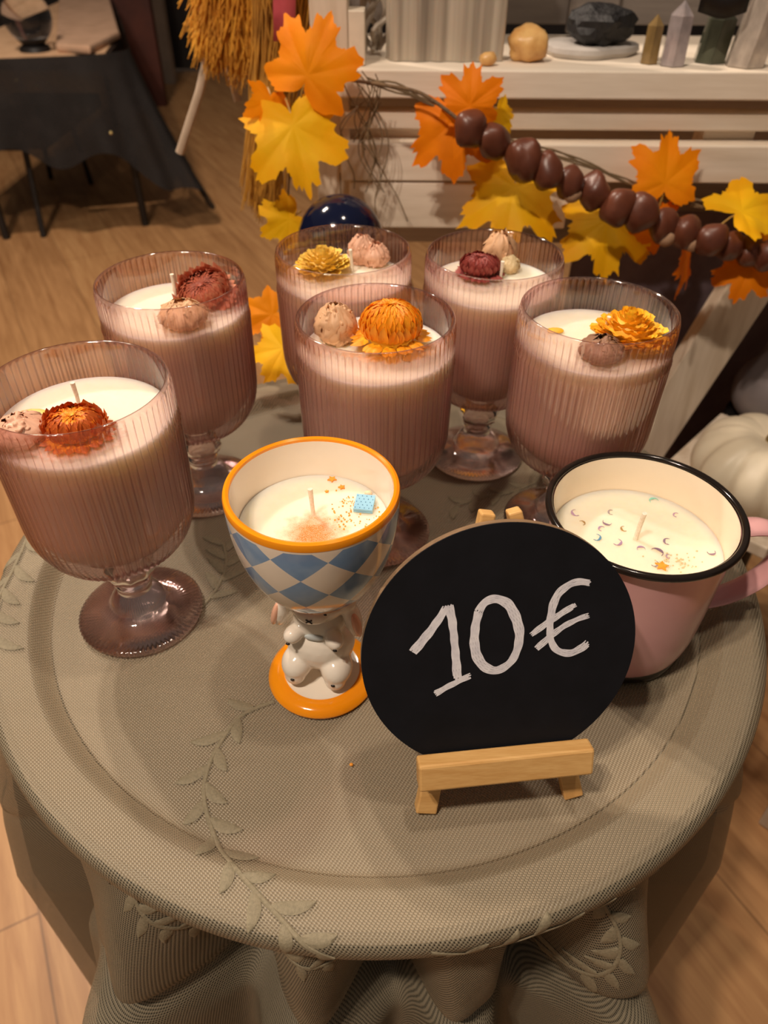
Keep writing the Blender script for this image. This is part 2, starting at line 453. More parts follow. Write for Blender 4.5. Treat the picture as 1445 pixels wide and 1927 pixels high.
bowl_prof += [(0.0424, HG - 0.004 - 0.0185 * i / 4) for i in range(1, 5)]
bowl_prof += [(0.0429, 0.1298), (0.0431, 0.1288), (0.0428, 0.1276)]
bowl_prof += [(0.0428 - 0.0006 * i / 5, 0.1276 - 0.041 * i / 5) for i in range(1, 6)]
for i in range(1, 11):
    a = PI / 2 * i / 10 * 0.93
    bowl_prof.append((0.012 + 0.0302 * math.cos(a) ** 0.8, 0.0866 - 0.0352 * math.sin(a)))
bowl_prof += [(0.0095, 0.0496)]
inner = [(0.0405, HG - 0.0012), (0.0402, HG - 0.004), (0.0402, 0.128), (0.0400, 0.088)]
for i in range(1, 9):
    a = PI / 2 * i / 8 * 0.95
    inner.append((0.0400 * math.cos(a) ** 0.8, 0.088 - 0.0325 * math.sin(a)))
inner.append((0.0, 0.0555))
def goblet_parts(root, WL):
    bm = MB().lathe(bowl_prof, NR * 6, rib=rib(0.0021))
    bm.lathe(inner, 96)
    b = obj('bowl', bm, m_glass, root, sharp=None); b['label'] = 'ribbed mauve glass bowl'
    st = [(0.0095, 0.0496), (0.0078, 0.0484), (0.0082, 0.0470), (0.0102, 0.0462), (0.0092, 0.0454), (0.0105, 0.0436), (0.0132, 0.0405), (0.0142, 0.0370), (0.0132, 0.0335), (0.0103, 0.0302), (0.0078, 0.0286), (0.0093, 0.0276), (0.0105, 0.0266), (0.0098, 0.0252), (0.0092, 0.0236), (0.0098, 0.0215)]
    obj('stem', MB().lathe(st, 40, rib=lambda k, a, r, z: 0.0006 * math.cos(10 * a) * math.exp(-((z - .037) / .006) ** 2)), m_stem, root, sharp=None)
    ft = [(0.0098, 0.0215), (0.0118, 0.0185), (0.0142, 0.0150), (0.0150, 0.0115), (0.0158, 0.0092), (0.0200, 0.0075), (0.0270, 0.0052), (0.0335, 0.0036), (0.0352, 0.0028), (0.0354, 0.0016), (0.0346, 0.0006), (0.020, 0.0006), (0.0, 0.0006)]
    obj('foot', MB().lathe(ft, 216, rib=lambda k, a, r, z: .0004 * math.sin(72 * a) * (1 if .012 < z < .03 else 0) + (.0003 * math.cos(72 * a) if r > .033 else 0)), m_stem, root, sharp=None)
    wx = [(0.0, WL), (0.030, WL - 0.0001), (0.0375, WL + 0.0001), (0.0394, WL + 0.0006), (0.0397, WL + 0.0002), (0.0397, WL - 0.004), (0.0395, 0.088)]
    for i in range(1, 9):
        a = PI / 2 * i / 8 * 0.95
        wx.append((0.0395 * math.cos(a) ** 0.8, 0.088 - 0.0315 * math.sin(a)))
    wx.append((0, 0.0565))
    return obj('wax', MB().lathe(wx, 96), m_wax, root)
def petal_mat(name, c_in, c_mid, c_out, R):
    """dried bract colour from the heart to the tips"""
    t = NT(name); v = t.coord('Object'); ln = t.n('ShaderNodeVectorMath', operation='LENGTH'); t.l(v, ln.inputs[0])
    f = t.math('DIVIDE', ln.outputs['Value'], R)
    n = t.noise(v, 420, 3)
    f = t.math('ADD', f, t.math('MULTIPLY', t.math('SUBTRACT', n, 0.5), 0.6))
    t.l(t.ramp(f, (0.55, c_in), (0.95, c_mid), (1.3, c_out)), t.b.inputs['Base Color'])
    t.set(Roughness=0.55); return t.m
def bract(mb, base, d, n, L, w, pointed, curl, cup=.5):
    """one papery petal from base along d, curling towards the normal n"""
    sd_ = n.cross(d).normalized()
    def pf(u, v):
        a = curl * v; p = base + d * (L * v * math.cos(a * .6)) + n * (L * v * math.sin(a * .6))
        ww = w * math.sin(PI * min(1, .18 + .80 * v)) ** .8 * (1 if v < .99 else .15) if pointed else w * (.5 + .62 * math.sin(PI * min(1, v * .62)) - .55 * max(0, v - .75) * 4 * .8)
        x = (u - .5) * 2; nn = (n * math.cos(a) - d * math.sin(a))
        return p + sd_ * (x * ww) + nn * (x * x * ww * cup)
    mb.grid(pf, 5, 5)
def strawflower(R, h, pointed=True, rings=9, spread=1.0, seed=0):
    """papery bracts in overlapping rings, closing over the heart"""
    rd = random.Random(seed); mb = MB(); ez = Vector((0, 0, 1))
    if pointed:
        cz = h * .46; rz = h * .52; mb.ball((0, 0, cz), (R * .80, R * .80, rz * .86), sub=3)
        for k in range(rings):
            t = k / (rings - 1); th = math.radians(112 - 96 * t)
            n = max(5, int(round(26 * math.sin(min(th, PI / 2)) ** .8)))
            for i in range(n):
                a = 2 * PI * (i + .5 * (k % 2)) / n + rd.uniform(-.1, .1); er = Vector((math.cos(a), math.sin(a), 0)); th2 = th + rd.uniform(-.06, .06)
                base = er * (R * .84 * math.sin(th2)) + ez * (cz + rz * .88 * math.cos(th2))
                nrm = (er * math.sin(th2) * rz + ez * math.cos(th2) * R).normalized()
                d = (ez - nrm * ez.dot(nrm)); d = d.normalized() if d.length > .05 else -er
                d = (d + nrm * (.55 if k == 0 else .34 - .22 * t)).normalized() if k else (er * .95 + ez * .12).normalized()
                L = R * (.50 - .16 * t) * rd.uniform(.85, 1.2); n2 = (nrm - d * nrm.dot(d)).normalized()
                bract(mb, base, d, n2, L, R * (.17 - .04 * t), True, -.55 if k else .5)
    else:
        mb.ball((0, 0, h * .36), (R * .55, R * .55, h * .36), sub=2)
        for k in range(rings):
            t = k / (rings - 1); n = int(round(20 - 13 * t)); tilt = .05 + 1.15 * t ** 1.4
            for i in range(n):
                a = 2 * PI * (i + .5 * (k % 2)) / n + rd.uniform(-.12, .12); er = Vector((math.cos(a), math.sin(a), 0)); tl = tilt + rd.uniform(-.15, .15)
                d = er * math.cos(tl) + ez * math.sin(tl); nrm = ez * math.cos(tl) - er * math.sin(tl)
                L = R * (.55 - .26 * t) * rd.uniform(.85, 1.12)
                base = er * (R * (.46 - .40 * t)) + ez * (h * (.22 + .42 * t))
                bract(mb, base, d, nrm, L, R * (.155 - .05 * t), False, .35)
    return mb
def rosebud(R, h, seed=0):
    """crumpled dried bud: wrinkled petals wrapped around one another"""
    rd = random.Random(seed); mb = MB()
    off = Vector((rd.random() * 9, rd.random() * 9, rd.random() * 9))
    def fn(p):
        q = p + off
        return 1 - .16 * p.z + .30 * noise.noise(q * 1.7) + .45 * (abs(noise.noise(q * 3.6)) - .2) + .16 * (abs(noise.noise(q * 8)) - .2)
    mb.ball((0, 0, h * .5), (R * .88, R * .88, h * .52), sub=5, fn=fn)
    for k in range(11):
        a = k * 2.4 + rd.random(); w = rd.uniform(.7, 1.2); top = rd.uniform(.88, 1.06)
        def pf(u, v):
            b = a + (u - .5) * w * 1.5; vv = v * top
            r = R * (.30 + .80 * math.sin(PI * (.16 + .80 * vv)) + .30 * noise.noise(Vector((b * 3, vv * 5, k)) + off))
            return Vector((r * math.cos(b), r * math.sin(b), h * (.06 + .94 * vv + .10 * noise.noise(Vector((b * 4, k, vv)) + off))))
        mb.grid(pf, 9, 9)
    return mb
GOB = {'a': (-.1423, .2969), 'b': (-.1253, .4161), 'c': (-.0269, .4648), 'd': (-.0052, .3691), 'e': (.0681, .4581), 'f': (.1164, .3803)}
GLAB = {
    'a': 'mauve ribbed goblet candle with an orange-brown strawflower, front left beside the checked egg cup',
    'b': 'mauve ribbed goblet candle with a rust-red flower against its rim, behind the front left goblet',
    'c': 'mauve ribbed goblet candle with yellow flower and two pink buds, before the navy ball',
    'd': 'mauve ribbed goblet candle with a big orange strawflower, right behind the checked egg cup',
    'e': 'mauve ribbed goblet candle with a dark maroon flower, below the large yellow leaf',
    'f': 'mauve ribbed goblet candle with a yellow layered flower, on the right behind the pink mug'}
WLV = 0.134
O = {'orange': (S(255, 204, 50), S(255, 186, 30), S(246, 158, 20)), 'burnt': (S(255, 190, 50), S(254, 160, 44), S(206, 100, 34)),
     'rust': (S(150, 64, 44), S(190, 104, 76), S(206, 130, 98)), 'yellow': (S(240, 206, 120), S(248, 214, 90), S(252, 206, 50)),
     'maroon': (S(84, 20, 22), S(116, 36, 34), S(150, 62, 54)), 'gold': (S(240, 184, 70), S(254, 196, 40), S(255, 204, 40)),
     'beige': (S(252, 218, 182), S(246, 206, 166), S(220, 174, 132)), 'pink': (S(248, 208, 184), S(244, 198, 174), S(226, 176, 146)), 'brown': (S(200, 152, 120), S(184, 138, 106), S(150, 110, 84)), 'cream': (S(250, 236, 204), S(242, 224, 186), S(226, 202, 156))}
# kind, pixel, radius, height, colour, label
FLW = {
    'a': [('s', 140, 800, .0140, .0135, 'burnt', 'orange and dark brown strawflower'), ('r', 38, 806, .011, .012, 'pink', 'pale pink dried rosebud'), ('p', 62, 780, .008, .002, 'yellow', 'small yellow petal')],
    'b': [('s', 393, 546, .0165, .012, 'rust', 'flat rust-red flower'), ('r', 343, 590, .0120, .015, 'beige', 'beige dried rosebud')],
    'c': [('z', 608, 488, .0195, .018, 'yellow', 'pale yellow layered flower'), ('r', 682, 470, .0085, .019, 'pink', 'pink dried rosebud'), ('r', 706, 478, .0085, .015, 'pink', 'pink dried rosebud')],
    'd': [('s', 735, 612, .0175, .028, 'orange', 'bright orange strawflower'), ('r', 632, 610, .0105, .021, 'beige', 'beige dried rosebud')],
    'e': [('s', 903, 500, .0130, .015, 'maroon', 'dark maroon strawflower'), ('r', 941, 470, .0095, .023, 'beige', 'beige dried rosebud'), ('r', 958, 496, .0060, .012, 'cream', 'small cream rosebud')],
    'f': [('z', 1196, 616, .0215, .026, 'gold', 'golden yellow layered flower'), ('r', 1132, 655, .0105, .013, 'brown', 'brown dried rosebud'), ('p', 1045, 622, .005, .002, 'gold', 'small yellow petal')]}
WICK = {'a': ((150, 768), (136, 720)), 'b': ((332, 568), (323, 516)), 'c': ((662, 512), (659, 470)), 'd': ((716, 662), (742, 634)), 'e': ((940, 525), (946, 492)), 'f': ((1132, 640), (1146, 596))}
proto = None
sd = 3
for key, (gx, gy) in GOB.items():
    root = thing('goblet_candle', (gx, gy, 0), GLAB[key], 'candle', 'ribbed glass goblet candles with dried flowers')
    if proto is None:
        proto = root; goblet_parts(root, WLV)
    else:
        for ch in [c for c in proto.children if c.name.split('.')[0] in ('bowl', 'stem', 'foot', 'wax')]:
            c = ch.copy(); COL.objects.link(c); c.parent = root
    a, b = WICK[key]
    w0 = at(*a, z=WLV); dpt = w0.y
    w1 = at(*b, y=dpt - 0.001)
    loc = w0 - Vector((gx, gy, 0)); top = w1 - w0
    obj('wick', MB().tube([(0, 0, -.003), top * 0.5 + Vector((.0003, 0, 0)), top], [.0011, .001, .0012], 8), m_wick, root, loc)
    for kd, px, py, R, h, colr, lab in FLW[key]:
        sd += 1
        p = at(px, py, z=WLV + h * 0.45) - Vector((gx, gy, 0))
        mx = 0.0385 - R * 0.98; d = math.hypot(p.x, p.y)
        if d > mx: p.x *= mx / d; p.y *= mx / d
        p.z = WLV - 0.001
        mt = petal_mat('dried ' + colr, *O[colr], R * 1.05)
        if kd == 's': q = obj('dried_strawflower', strawflower(R, h, True, 9, 1.0, sd), mt, root, p, sharp=None)
        elif kd == 'z': q = obj('dried_daisy', strawflower(R, h, False, 8, 0.6, sd), mt, root, p, sharp=None)
        elif kd == 'r': q = obj('dried_rosebud', rosebud(R, h, sd), mt, root, p, sharp=None)
        else: q = obj('loose_petal', MB().ball((0, 0, .002), (R, R * .6, .0012), sub=2), mt, root, p)
        q['label'] = lab
        if key == 'b' and kd == 's': q.rotation_euler = (math.radians(22), math.radians(-12), 0); q.location.z += .002

# ------------------------------------------------------------------ checked egg-cup candle with a rabbit stem
def mat_check():
    t = NT('white glaze with blue diamonds'); v = t.coord('Object'); sp = t.n('ShaderNodeSeparateXYZ'); t.l(v, sp.inputs[0])
    ang = t.math('ARCTAN2', sp.outputs[1], sp.outputs[0])
    u = t.math('ADD', t.math('MULTIPLY', ang, 10 / (2 * PI)), 20.12)
    w = t.math('ADD', t.math('DIVIDE', t.math('SUBTRACT', sp.outputs[2], 0.1076), 0.0218), 20.0)
    fu = t.math('ABSOLUTE', t.math('SUBTRACT', t.math('FRACT', u), 0.5)); fw = t.math('ABSOLUTE', t.math('SUBTRACT', t.math('FRACT', w), 0.5))
    dia = t.math('LESS_THAN', t.math('ADD', fu, fw), 0.5)
    lo = t.math('LESS_THAN', sp.outputs[2], 0.1242); 
    blue = t.math('MULTIPLY', dia, lo)
    n = t.noise(v, 90, 2)
    bc = t.ramp(n, (0.3, S(112, 152, 198)), (0.7, S(140, 172, 208)))
    c = t.mix(blue, S(244, 234, 218), bc)
    ring = t.math('LESS_THAN', sp.outputs[2], 0.0765)
    c = t.mix(ring, c, S(246, 150, 26))
    t.l(c, t.b.inputs['Base Color']); t.set(Roughness=0.12, Coat_Weight=0.3); return t.m
m_glaze = pbr('white glaze', S(246, 237, 222), S(240, 230, 214), 20, 0.12)
m_orange = pbr('orange glaze', S(252, 158, 24), S(246, 148, 18), 20, 0.12)
cup = thing('egg_cup_candle', (-0.0316, 0.2541, 0), 'blue and white checked egg-cup candle with orange rim on a white rabbit stem', 'candle')
CZ = 0.1285; CR = 0.0385
outp = [(CR, CZ - .001), (CR + .0001, CZ - .006), (.0380, .112), (.0362, .100), (.0331, .089), (.0290, .080), (.0240, .0725), (.0205, .0688), (.0180, .0672), (.0130, .0655), (.0060, .0645), (0, .0643)]
inp = [(CR - .0028, CZ - .001), (CR - .0032, CZ - .008), (.0346, .110), (.0325, .099), (.029, .089), (.02, .079), (0, .075)]
def sub(prof, n=4):
    return [(p.x, p.y) for p in catmull([(a, b, 0) for a, b in prof], n)]
bw = obj('bowl', MB().lathe(sub(outp), 96), mat_check(), cup); bw['label'] = 'blue and white diamond checked bowl'
obj('bowl_lining', MB().lathe(sub(inp), 96), m_glaze, cup)
rm = obj('rim', MB().lathe([(CR - .0028, CZ - .001), (CR - .0026, CZ + .0002), (CR - .0014, CZ + .0008), (CR - .0002, CZ + .0002), (CR + .0003, CZ - .001), (CR + .0002, CZ - .0032), (CR - .001, CZ - .0032), (CR - .0028, CZ - .001)], 96), m_orange, cup); rm['label'] = 'glossy orange rim'
WZ = 0.1085
wx = obj('wax', MB().lathe([(0, WZ), (.03, WZ), (.0335, WZ + .0006), (.0340, WZ + .0002), (.0325, .1), (.029, .09), (.02, .08), (0, .0765)], 96), mat_wax('cream wax dusted orange', stain=(0.0005, -0.0085, 0.005, 0.0165, S(242, 128, 34))), cup)
w0 = at(590, 968, z=WZ) - Vector(cup.location); w1 = at(586, 918, y=0.2541 - 0.006 + 0.0) 
o = obj('wick', MB().tube([(w0.x, w0.y, WZ - .002), (w0.x - .0004, w0.y, WZ + .007), (w0.x - .0008, w0.y + .0004, WZ + .0145)], [.001, .001, .0012], 8), m_wick, cup)
def on_cup(px, py): 
    p = at(px, py, z=WZ) - Vector(cup.location); return p
def star(R, h):
    mb = MB(); vs = []
    for z in (0, h):
        for i in range(10):
            a = PI * i / 5; r = R if i % 2 == 0 else R * 0.5
            vs.append((r * math.cos(a), r * math.sin(a), z))
    fs = [tuple(range(10, 20))] + [(i, (i + 1) % 10, 10 + (i + 1) % 10, 10 + i) for i in range(10)]
    return mb.add(vs, fs)
m_spr = pbr('orange sugar', S(250, 170, 60), S(240, 150, 40), 400, 0.5)
for px, py, R in ((625, 903, .0024), (643, 918, .0018), (615, 926, .0010)):
    p = on_cup(px, py); s_ = obj('star_sprinkle', star(R, .0008), m_spr, cup, (p.x, p.y, WZ), smooth=False); s_.rotation_euler = (0, 0, random.random())
rd = random.Random(11); gm = MB()
for i in range(95):
    cx, cy, sg = rd.choice(((655, 945, 11), (650, 968, 14), (718, 950, 9), (690, 985, 18), (640, 975, 14)))
    p = on_cup(cx + rd.gauss(0, sg), cy + rd.gauss(0, sg * .8)); 
    if math.hypot(p.x, p.y) < .032: gm.ball((p.x, p.y, WZ + .0002), rd.uniform(.0002, .00055), sub=1)
o = obj('sugar_grains', gm, m_spr, cup); o['kind'] = 'stuff'
m_waf = pbr('pale blue icing', S(150, 204, 232), S(138, 192, 222), 60, 0.5)
p = on_cup(686, 953); wf = obj('wafer', MB().box((0, 0, .0012), (.0088, .0098, .0009)).box((0, 0, .0024), (.0088, .0098, .0011)), m_waf, cup, (p.x, p.y, WZ), smooth=False); wf.rotation_euler = (math.radians(6), 0, math.radians(-8)); wf['label'] = 'pale blue dotted wafer biscuit'
m_dot = pbr('dark blue icing', S(88, 140, 176))
dm = MB()
for i in range(4):
    for j in range(5): dm.ball(((i - 1.5) * .0021 + (.0005 if j % 2 else -.0005), (j - 2) * .0019, .0030), (.00028, .00042, .00012), sub=1)
obj('icing_dots', dm, m_dot, wf)
p = on_cup(693, 931); obj('sugar_pearl', MB().ball((0, 0, .001), (.0019, .0016, .0012), sub=2), pbr('pale sugar', S(246, 214, 180)), cup, (p.x, p.y, WZ))
# rabbit
rab_rot = math.radians(-10)
RM = Matrix.Rotation(rab_rot, 4, 'Z')
rb_ = MB()
rb_.ball((0, .001, .0225), (.0170, .0160, .0175), sub=3)          # belly
rb_.ball((0, .001, .0390), (.0130, .0120, .0130), sub=3)          # chest
rb_.ball((0, -.001, .0560), (.0150, .0135, .0120), sub=3)         # head
rb_.ball((0, -.0100, .0545), (.0085, .0065, .0062), sub=3)        # muzzle
for sx in (-1, 1):
    rb_.ball((sx * .0098, -.0095, .0135), (.0078, .0100, .0088), sub=3)     # thighs and feet
    rb_.ball((sx * .0100, -.0140, .0090), (.0054, .0056, .0056), sub=3)
    rb_.ball((sx * .0096, -.0105, .0370), (.0046, .0062, .0048), sub=3, M=Matrix.Rotation(sx * .4, 3, 'Z'))   # front paws
    rb_.ball((sx * .0170, -.002, .0450), (.0040, .0060, .0125), sub=3, M=Matrix.Rotation(-sx * .22, 3, 'Y'))   # hanging ears
    rb_.ball((sx * .0120, -.002, .0560), (.0070, .0060, .0060), sub=3)
rb_.ball((0, .015, .013), (.006, .006, .006), sub=3)
RM = Matrix.Translation((0, .0026, .0042)) @ RM @ Matrix.Diagonal((1.07, 1.0, 1.0, 1))
rb_.xform(RM)
rab = obj('rabbit_figure', rb_, m_glaze, cup, (-.0012, -.0026, .0), sharp=None)
rmod = rab.modifiers.new('remesh', 'REMESH'); rmod.mode = 'VOXEL'; rmod.voxel_size = 0.0007; rmod.use_smooth_shade = True
sm = rab.modifiers.new('smooth', 'SMOOTH'); sm.factor = 0.6; sm.iterations = 9
m_ink = pbr('dark brown glaze', S(40, 32, 28), S(30, 24, 22), 60, 0.2)
m_pinkg = pbr('pink glaze', S(244, 190, 160), S(238, 180, 150), 60, 0.2)
for sx in (-1, 1):
    e_ = MB().ball((sx * .0195, -.0052, .0440), (.0020, .0034, .0082), sub=3, M=Matrix.Rotation(-sx * .22, 3, 'Y')).xform(RM)
    obj('ear_patch', e_, m_pinkg, rab)
    obj('foot_mark', MB().ball((sx * .0100, -.0192, .0106), (.0011, .0008, .0008), sub=2).xform(RM), m_ink, rab)
    obj('paw_mark', MB().ball((sx * .0112, -.0162, .0352), (.0011, .0007, .0008), sub=2).xform(RM), m_ink, rab)
    obj('eye', MB().ball((sx * .0072, -.0142, .0585), (.0008, .0005, .0008), sub=2).xform(RM), m_ink, rab)
obj('nose', MB().tube([(-.0014, -.0166, .0557), (.0014, -.0164, .0533)], .00035, 6).tube([(.0014, -.0166, .0557), (-.0014, -.0164, .0533)], .00035, 6).xform(RM), m_ink, rab)
obj('bib', MB().ball((0, -.0110, .0365), (.0048, .0012, .0022), sub=2).xform(RM), pbr('pale blue glaze', S(206, 214, 214)), rab)
bs = obj('base', MB().lathe([(.0, .0052), (.0195, .0050), (.0200, .0058), (.0225, .0062), (.0262, .0054), (.0285, .0036), (.0290, .0020), (.0284, .0004), (0, .0004)], 72), m_orange, cup, (-.0012, -.0026, 0)); bs['label'] = 'glossy orange round base'
obj('base_plate', MB().lathe([(0, .0056), (.0190, .0056), (.0202, .0060), (.0205, .0052)], 72), m_glaze, bs)

# ------------------------------------------------------------------ pink mug candle
mug = thing('mug_candle', (0.1306, 0.2848, 0), 'pink enamel mug candle with black rim, right of the chalkboard sign', 'candle')
m_pink = pbr('pink enamel', S(232, 178, 178), S(224, 168, 168), 14, 0.2, Coat_Weight=0.2)
m_cream = pbr('cream enamel', S(250, 238, 216), S(244, 232, 208), 14, 0.15)
m_blk = pbr('black enamel', S(34, 27, 23), S(26, 21, 18), 30, 0.12)
MR, MZ = 0.0486, 0.0921
obj('body', MB().lathe(sub([(MR - .0022, MZ - .003), (.0455, MZ - .008), (.0447, .070), (.0436, .040), (.0422, .020), (.0400, .009), (.0380, .0055)]), 96), m_pink, mug)
obj('lining', MB().lathe(sub([(MR - .0035, MZ - .002), (.0442, MZ - .010), (.0436, .070), (.0422, .045), (.0405, .030), (.034, .020), (.0, .018)]), 96), m_cream, mug)
r_ = obj('rim', MB().lathe([(MR - .0011 + .0019 * math.cos(a), MZ - .0019 + .0019 * math.sin(a)) for a in [2 * PI * i / 14 for i in range(15)]], 96), m_blk, mug); r_['label'] = 'glossy black rolled rim'
b_ = obj('base_ring', MB().lathe([(0, .0005), (.0382, .0005), (.0392, .002), (.0392, .0045), (.0386, .0062), (.036, .0062)], 96), m_blk, mug); b_['label'] = 'black foot ring'
hp = [(.0450, 0, .0735), (.0540, .000, .0745), (.0690, .000, .0735), (.0810, .000, .0650), (.0840, .000, .0500), (.0780, .000, .0350), (.0620, .000, .0235), (.0428, 0, .0200)]
hd = obj('handle', MB().tube(catmull(hp, 6), .0070, 16, flat=0.42), m_pink, mug); hd.rotation_euler = (0, 0, math.radians(6))
MWZ = 0.0690
obj('wax', MB().lathe([(0, MWZ), (.040, MWZ), (.0432, MWZ + .0004), (.0434, MWZ), (.0426, .045), (.04, .022), (0, .014)], 96), m_wax, mug)
def on_mug(px, py): return at(px, py, z=MWZ) - Vector(mug.location)
a = on_mug(1196, 1014); b = at(1213, 966, y=a.y + 0.2848 - .001) - Vector(mug.location)
obj('wick', MB().tube([(a.x, a.y, MWZ - .002), ((a.x + b.x) / 2, a.y, (a.z + b.z) / 2), tuple(b)], .0013, 8), m_wick, mug)
def moon(R):
    mb = MB(); vs = []; n = 8
    for z in (0, .0004):
        for i in range(n + 1):
            q = -1.9 + 3.8 * i / n; vs.append((R * math.cos(q), R * math.sin(q), z))
            vs.append((R * (.72 * math.cos(q * .8) * 1.0 - .0 + .36 * (1 - abs(i - n / 2) / (n / 2)) * -0.6), R * .92 * math.sin(q), z))
    k = 2 * (n + 1); fs = []
    for i in range(n):
        fs += [(k + 2 * i, k + 2 * i + 1, k + 2 * i + 3, k + 2 * i + 2), (2 * i, 2 * i + 2, k + 2 * i + 2, k + 2 * i), (2 * i + 1, k + 2 * i + 1, k + 2 * i + 3, 2 * i + 3)]
    return mb.add(vs, fs)
SPC = {'lilac': S(196, 160, 196), 'grey': S(176, 164, 168), 'gold': S(196, 156, 96), 'blue': S(110, 168, 204), 'plum': S(160, 134, 158), 'aqua': S(150, 226, 210)}
for px, py, cl, R in ((1083, 966, 'lilac', .0026), (1150, 965, 'grey', .0020), (1142, 984, 'plum', .0024), (1095, 985, 'gold', .0018), (1174, 996, 'gold', .0020), (1132, 996, 'lilac', .0020), (1122, 1012, 'blue', .0026), (1161, 1021, 'lilac', .0026), (1206, 1034, 'lilac', .0022), (1256, 1020, 'plum', .0024), (1236, 1040, 'plum', .0032), (1272, 970, 'lilac', .0018), (1338, 1040, 'plum', .0022), (1232, 1062, 'grey', .0022), (1258, 1048, 'lilac', .0016), (1230, 943, 'aqua', .0026)):
    p = on_mug(px, py); s_ = obj('moon_sprinkle', moon(R), pbr(cl + ' foil', SPC[cl], None, 40, 0.25, Metallic=0.2), mug, (p.x, p.y, MWZ + .0002), smooth=False); s_.rotation_euler = (0, 0, rd.random() * 6); s_['label'] = cl + ' moon-shaped sprinkle'
p = on_mug(1245, 1066); s_ = obj('star_sprinkle', star(.0036, .0008), m_spr, mug, (p.x, p.y, MWZ), smooth=False); s_['label'] = 'orange star sprinkle'
gm = MB()
for i in range(60):
    p = on_mug(1275 + rd.gauss(0, 22), 1058 + rd.gauss(0, 8)); 
    if math.hypot(p.x, p.y) < .042: gm.ball((p.x, p.y, MWZ + .0002), rd.uniform(.0003, .0006), sub=1)
o = obj('glitter', gm, pbr('pearl glitter', S(226, 206, 160), None, 200, 0.3), mug); o['kind'] = 'stuff'

# ------------------------------------------------------------------ easel and chalkboard
E1 = Vector((0.99294725, 0.11855703, 0)); EN = Vector((-0.11154355, 0.93420744, -0.33884287)); E2 = Vector((-0.0401722, 0.33645309, 0.94084298))
MID = Vector((0.05548201, 0.17524524, 0)); 
def EP(s_, t_, n_): return MID + E1 * s_ + E2 * t_ + EN * n_
EM = Matrix((E1, E2, EN)).transposed()
m_pine = wood('pine', S(236, 190, 122), S(216, 164, 96), 0, 60, 0.5, 0.1)
easel = thing('easel', MID, 'small pine tabletop easel holding the round black chalkboard', 'easel')
def ebox(mb, a, b, w, th, taper=1.0):
    """a bar between two easel-plane points (s,t,n)"""
    A, B = EP(*a) - MID, EP(*b) - MID
    d = (B - A); L = d.length; d.normalize(); nn = (EN - d * EN.dot(d)).normalized(); ww = nn.cross(d)
    M = Matrix((ww, d, nn)).transposed()
    mb.box((A + B) / 2, (w, L, th), M)
    if taper != 1.0:
        for v in mb.v[-8:]:
            q = v - (A + B) / 2
            if q.dot(d) > 0: v -= ww * (q.dot(ww) * (1 - taper))
    return mb
obj('leg', ebox(MB(), (-.0352, .0014, .0035), (-.0080, .1475, .0035), .0098, .0065, .62), m_pine, easel, bevel=.0008, smooth=False)
obj('leg', ebox(MB(), (.0352, .0014, .0035), (.0028, .1475, .0035), .0092, .0065, .62), m_pine, easel, bevel=.0008, smooth=False)
tp = EP(-.002, .118, .010) - MID; bt = Vector((tp.x - .012, tp.y + .052, .0035)); 
dd = (bt - tp).normalized(); s2 = E1; n2 = dd.cross(s2).normalized(); s2 = n2.cross(dd)
obj('back_leg', MB().box((tp + bt) / 2, (.0088, (bt - tp).length, .0065), Matrix((s2, dd, n2)).transposed()), m_pine, easel, bevel=.0008, smooth=False)
rl = MB()
ebox(rl, (-.0402, .0335, -.0098), (.0372, .0335, -.0098), .0136, .0088); obj('rail', rl, m_pine, easel, bevel=.0012, smooth=False)
lg = MB(); ebox(lg, (-.0385, .0250, -.0030), (.036, .0250, -.0030), .0050, .0062); obj('ledge', lg, m_pine, easel, bevel=.0006, smooth=False)
DC = EP(-.00335, .08689, -.0045); DR = .0585
board = thing('chalkboard_sign', DC, 'round black chalkboard sign handwritten 10€, resting on the little easel', 'sign')
def DP(x, y, n_): return E1 * x + E2 * y + EN * n_
t_ = NT('chalkboard'); v_ = t_.coord('Object'); n_ = t_.noise(v_, 60, 5); n3 = t_.noise(v_, 25, 6, 0.7)
c_ = t_.ramp(n_, (0.3, S(15, 16, 21)), (0.7, S(21, 22, 28)))
c_ = t_.mix(t_.ramp(n3, (0.70, (0, 0, 0, 1)), (0.86, (0.5, 0.5, 0.5, 1))), c_, S(96, 96, 98))
t_.l(c_, t_.b.inputs['Base Color']); t_.set(Roughness=0.8, Specular_IOR_Level=0.22); m_chalk = t_.m
def disc_mb(r0, n0, n1, seg=128):
    mb = MB(); vs = []
    for nn in (n0, n1):
        for i in range(seg):
            a = 2 * PI * i / seg; vs.append(DP(r0 * math.cos(a), r0 * math.sin(a), nn))
    return mb.add(vs, [tuple(range(seg)), tuple(range(seg, 2 * seg))[::-1]] + [(i, (i + 1) % seg, seg + (i + 1) % seg, seg + i) for i in range(seg)])
obj('board', disc_mb(DR, 0, .0007), m_chalk, board)
eb = obj('edge', disc_mb(DR, .0007, .0040), wood('board edge wood', S(150, 122, 92), S(112, 88, 64), 0, 40), board); eb['label'] = 'raw brown board edge'
m_ink2 = pbr('white paint marker', S(246, 244, 248), S(226, 224, 232), 260, 0.6)
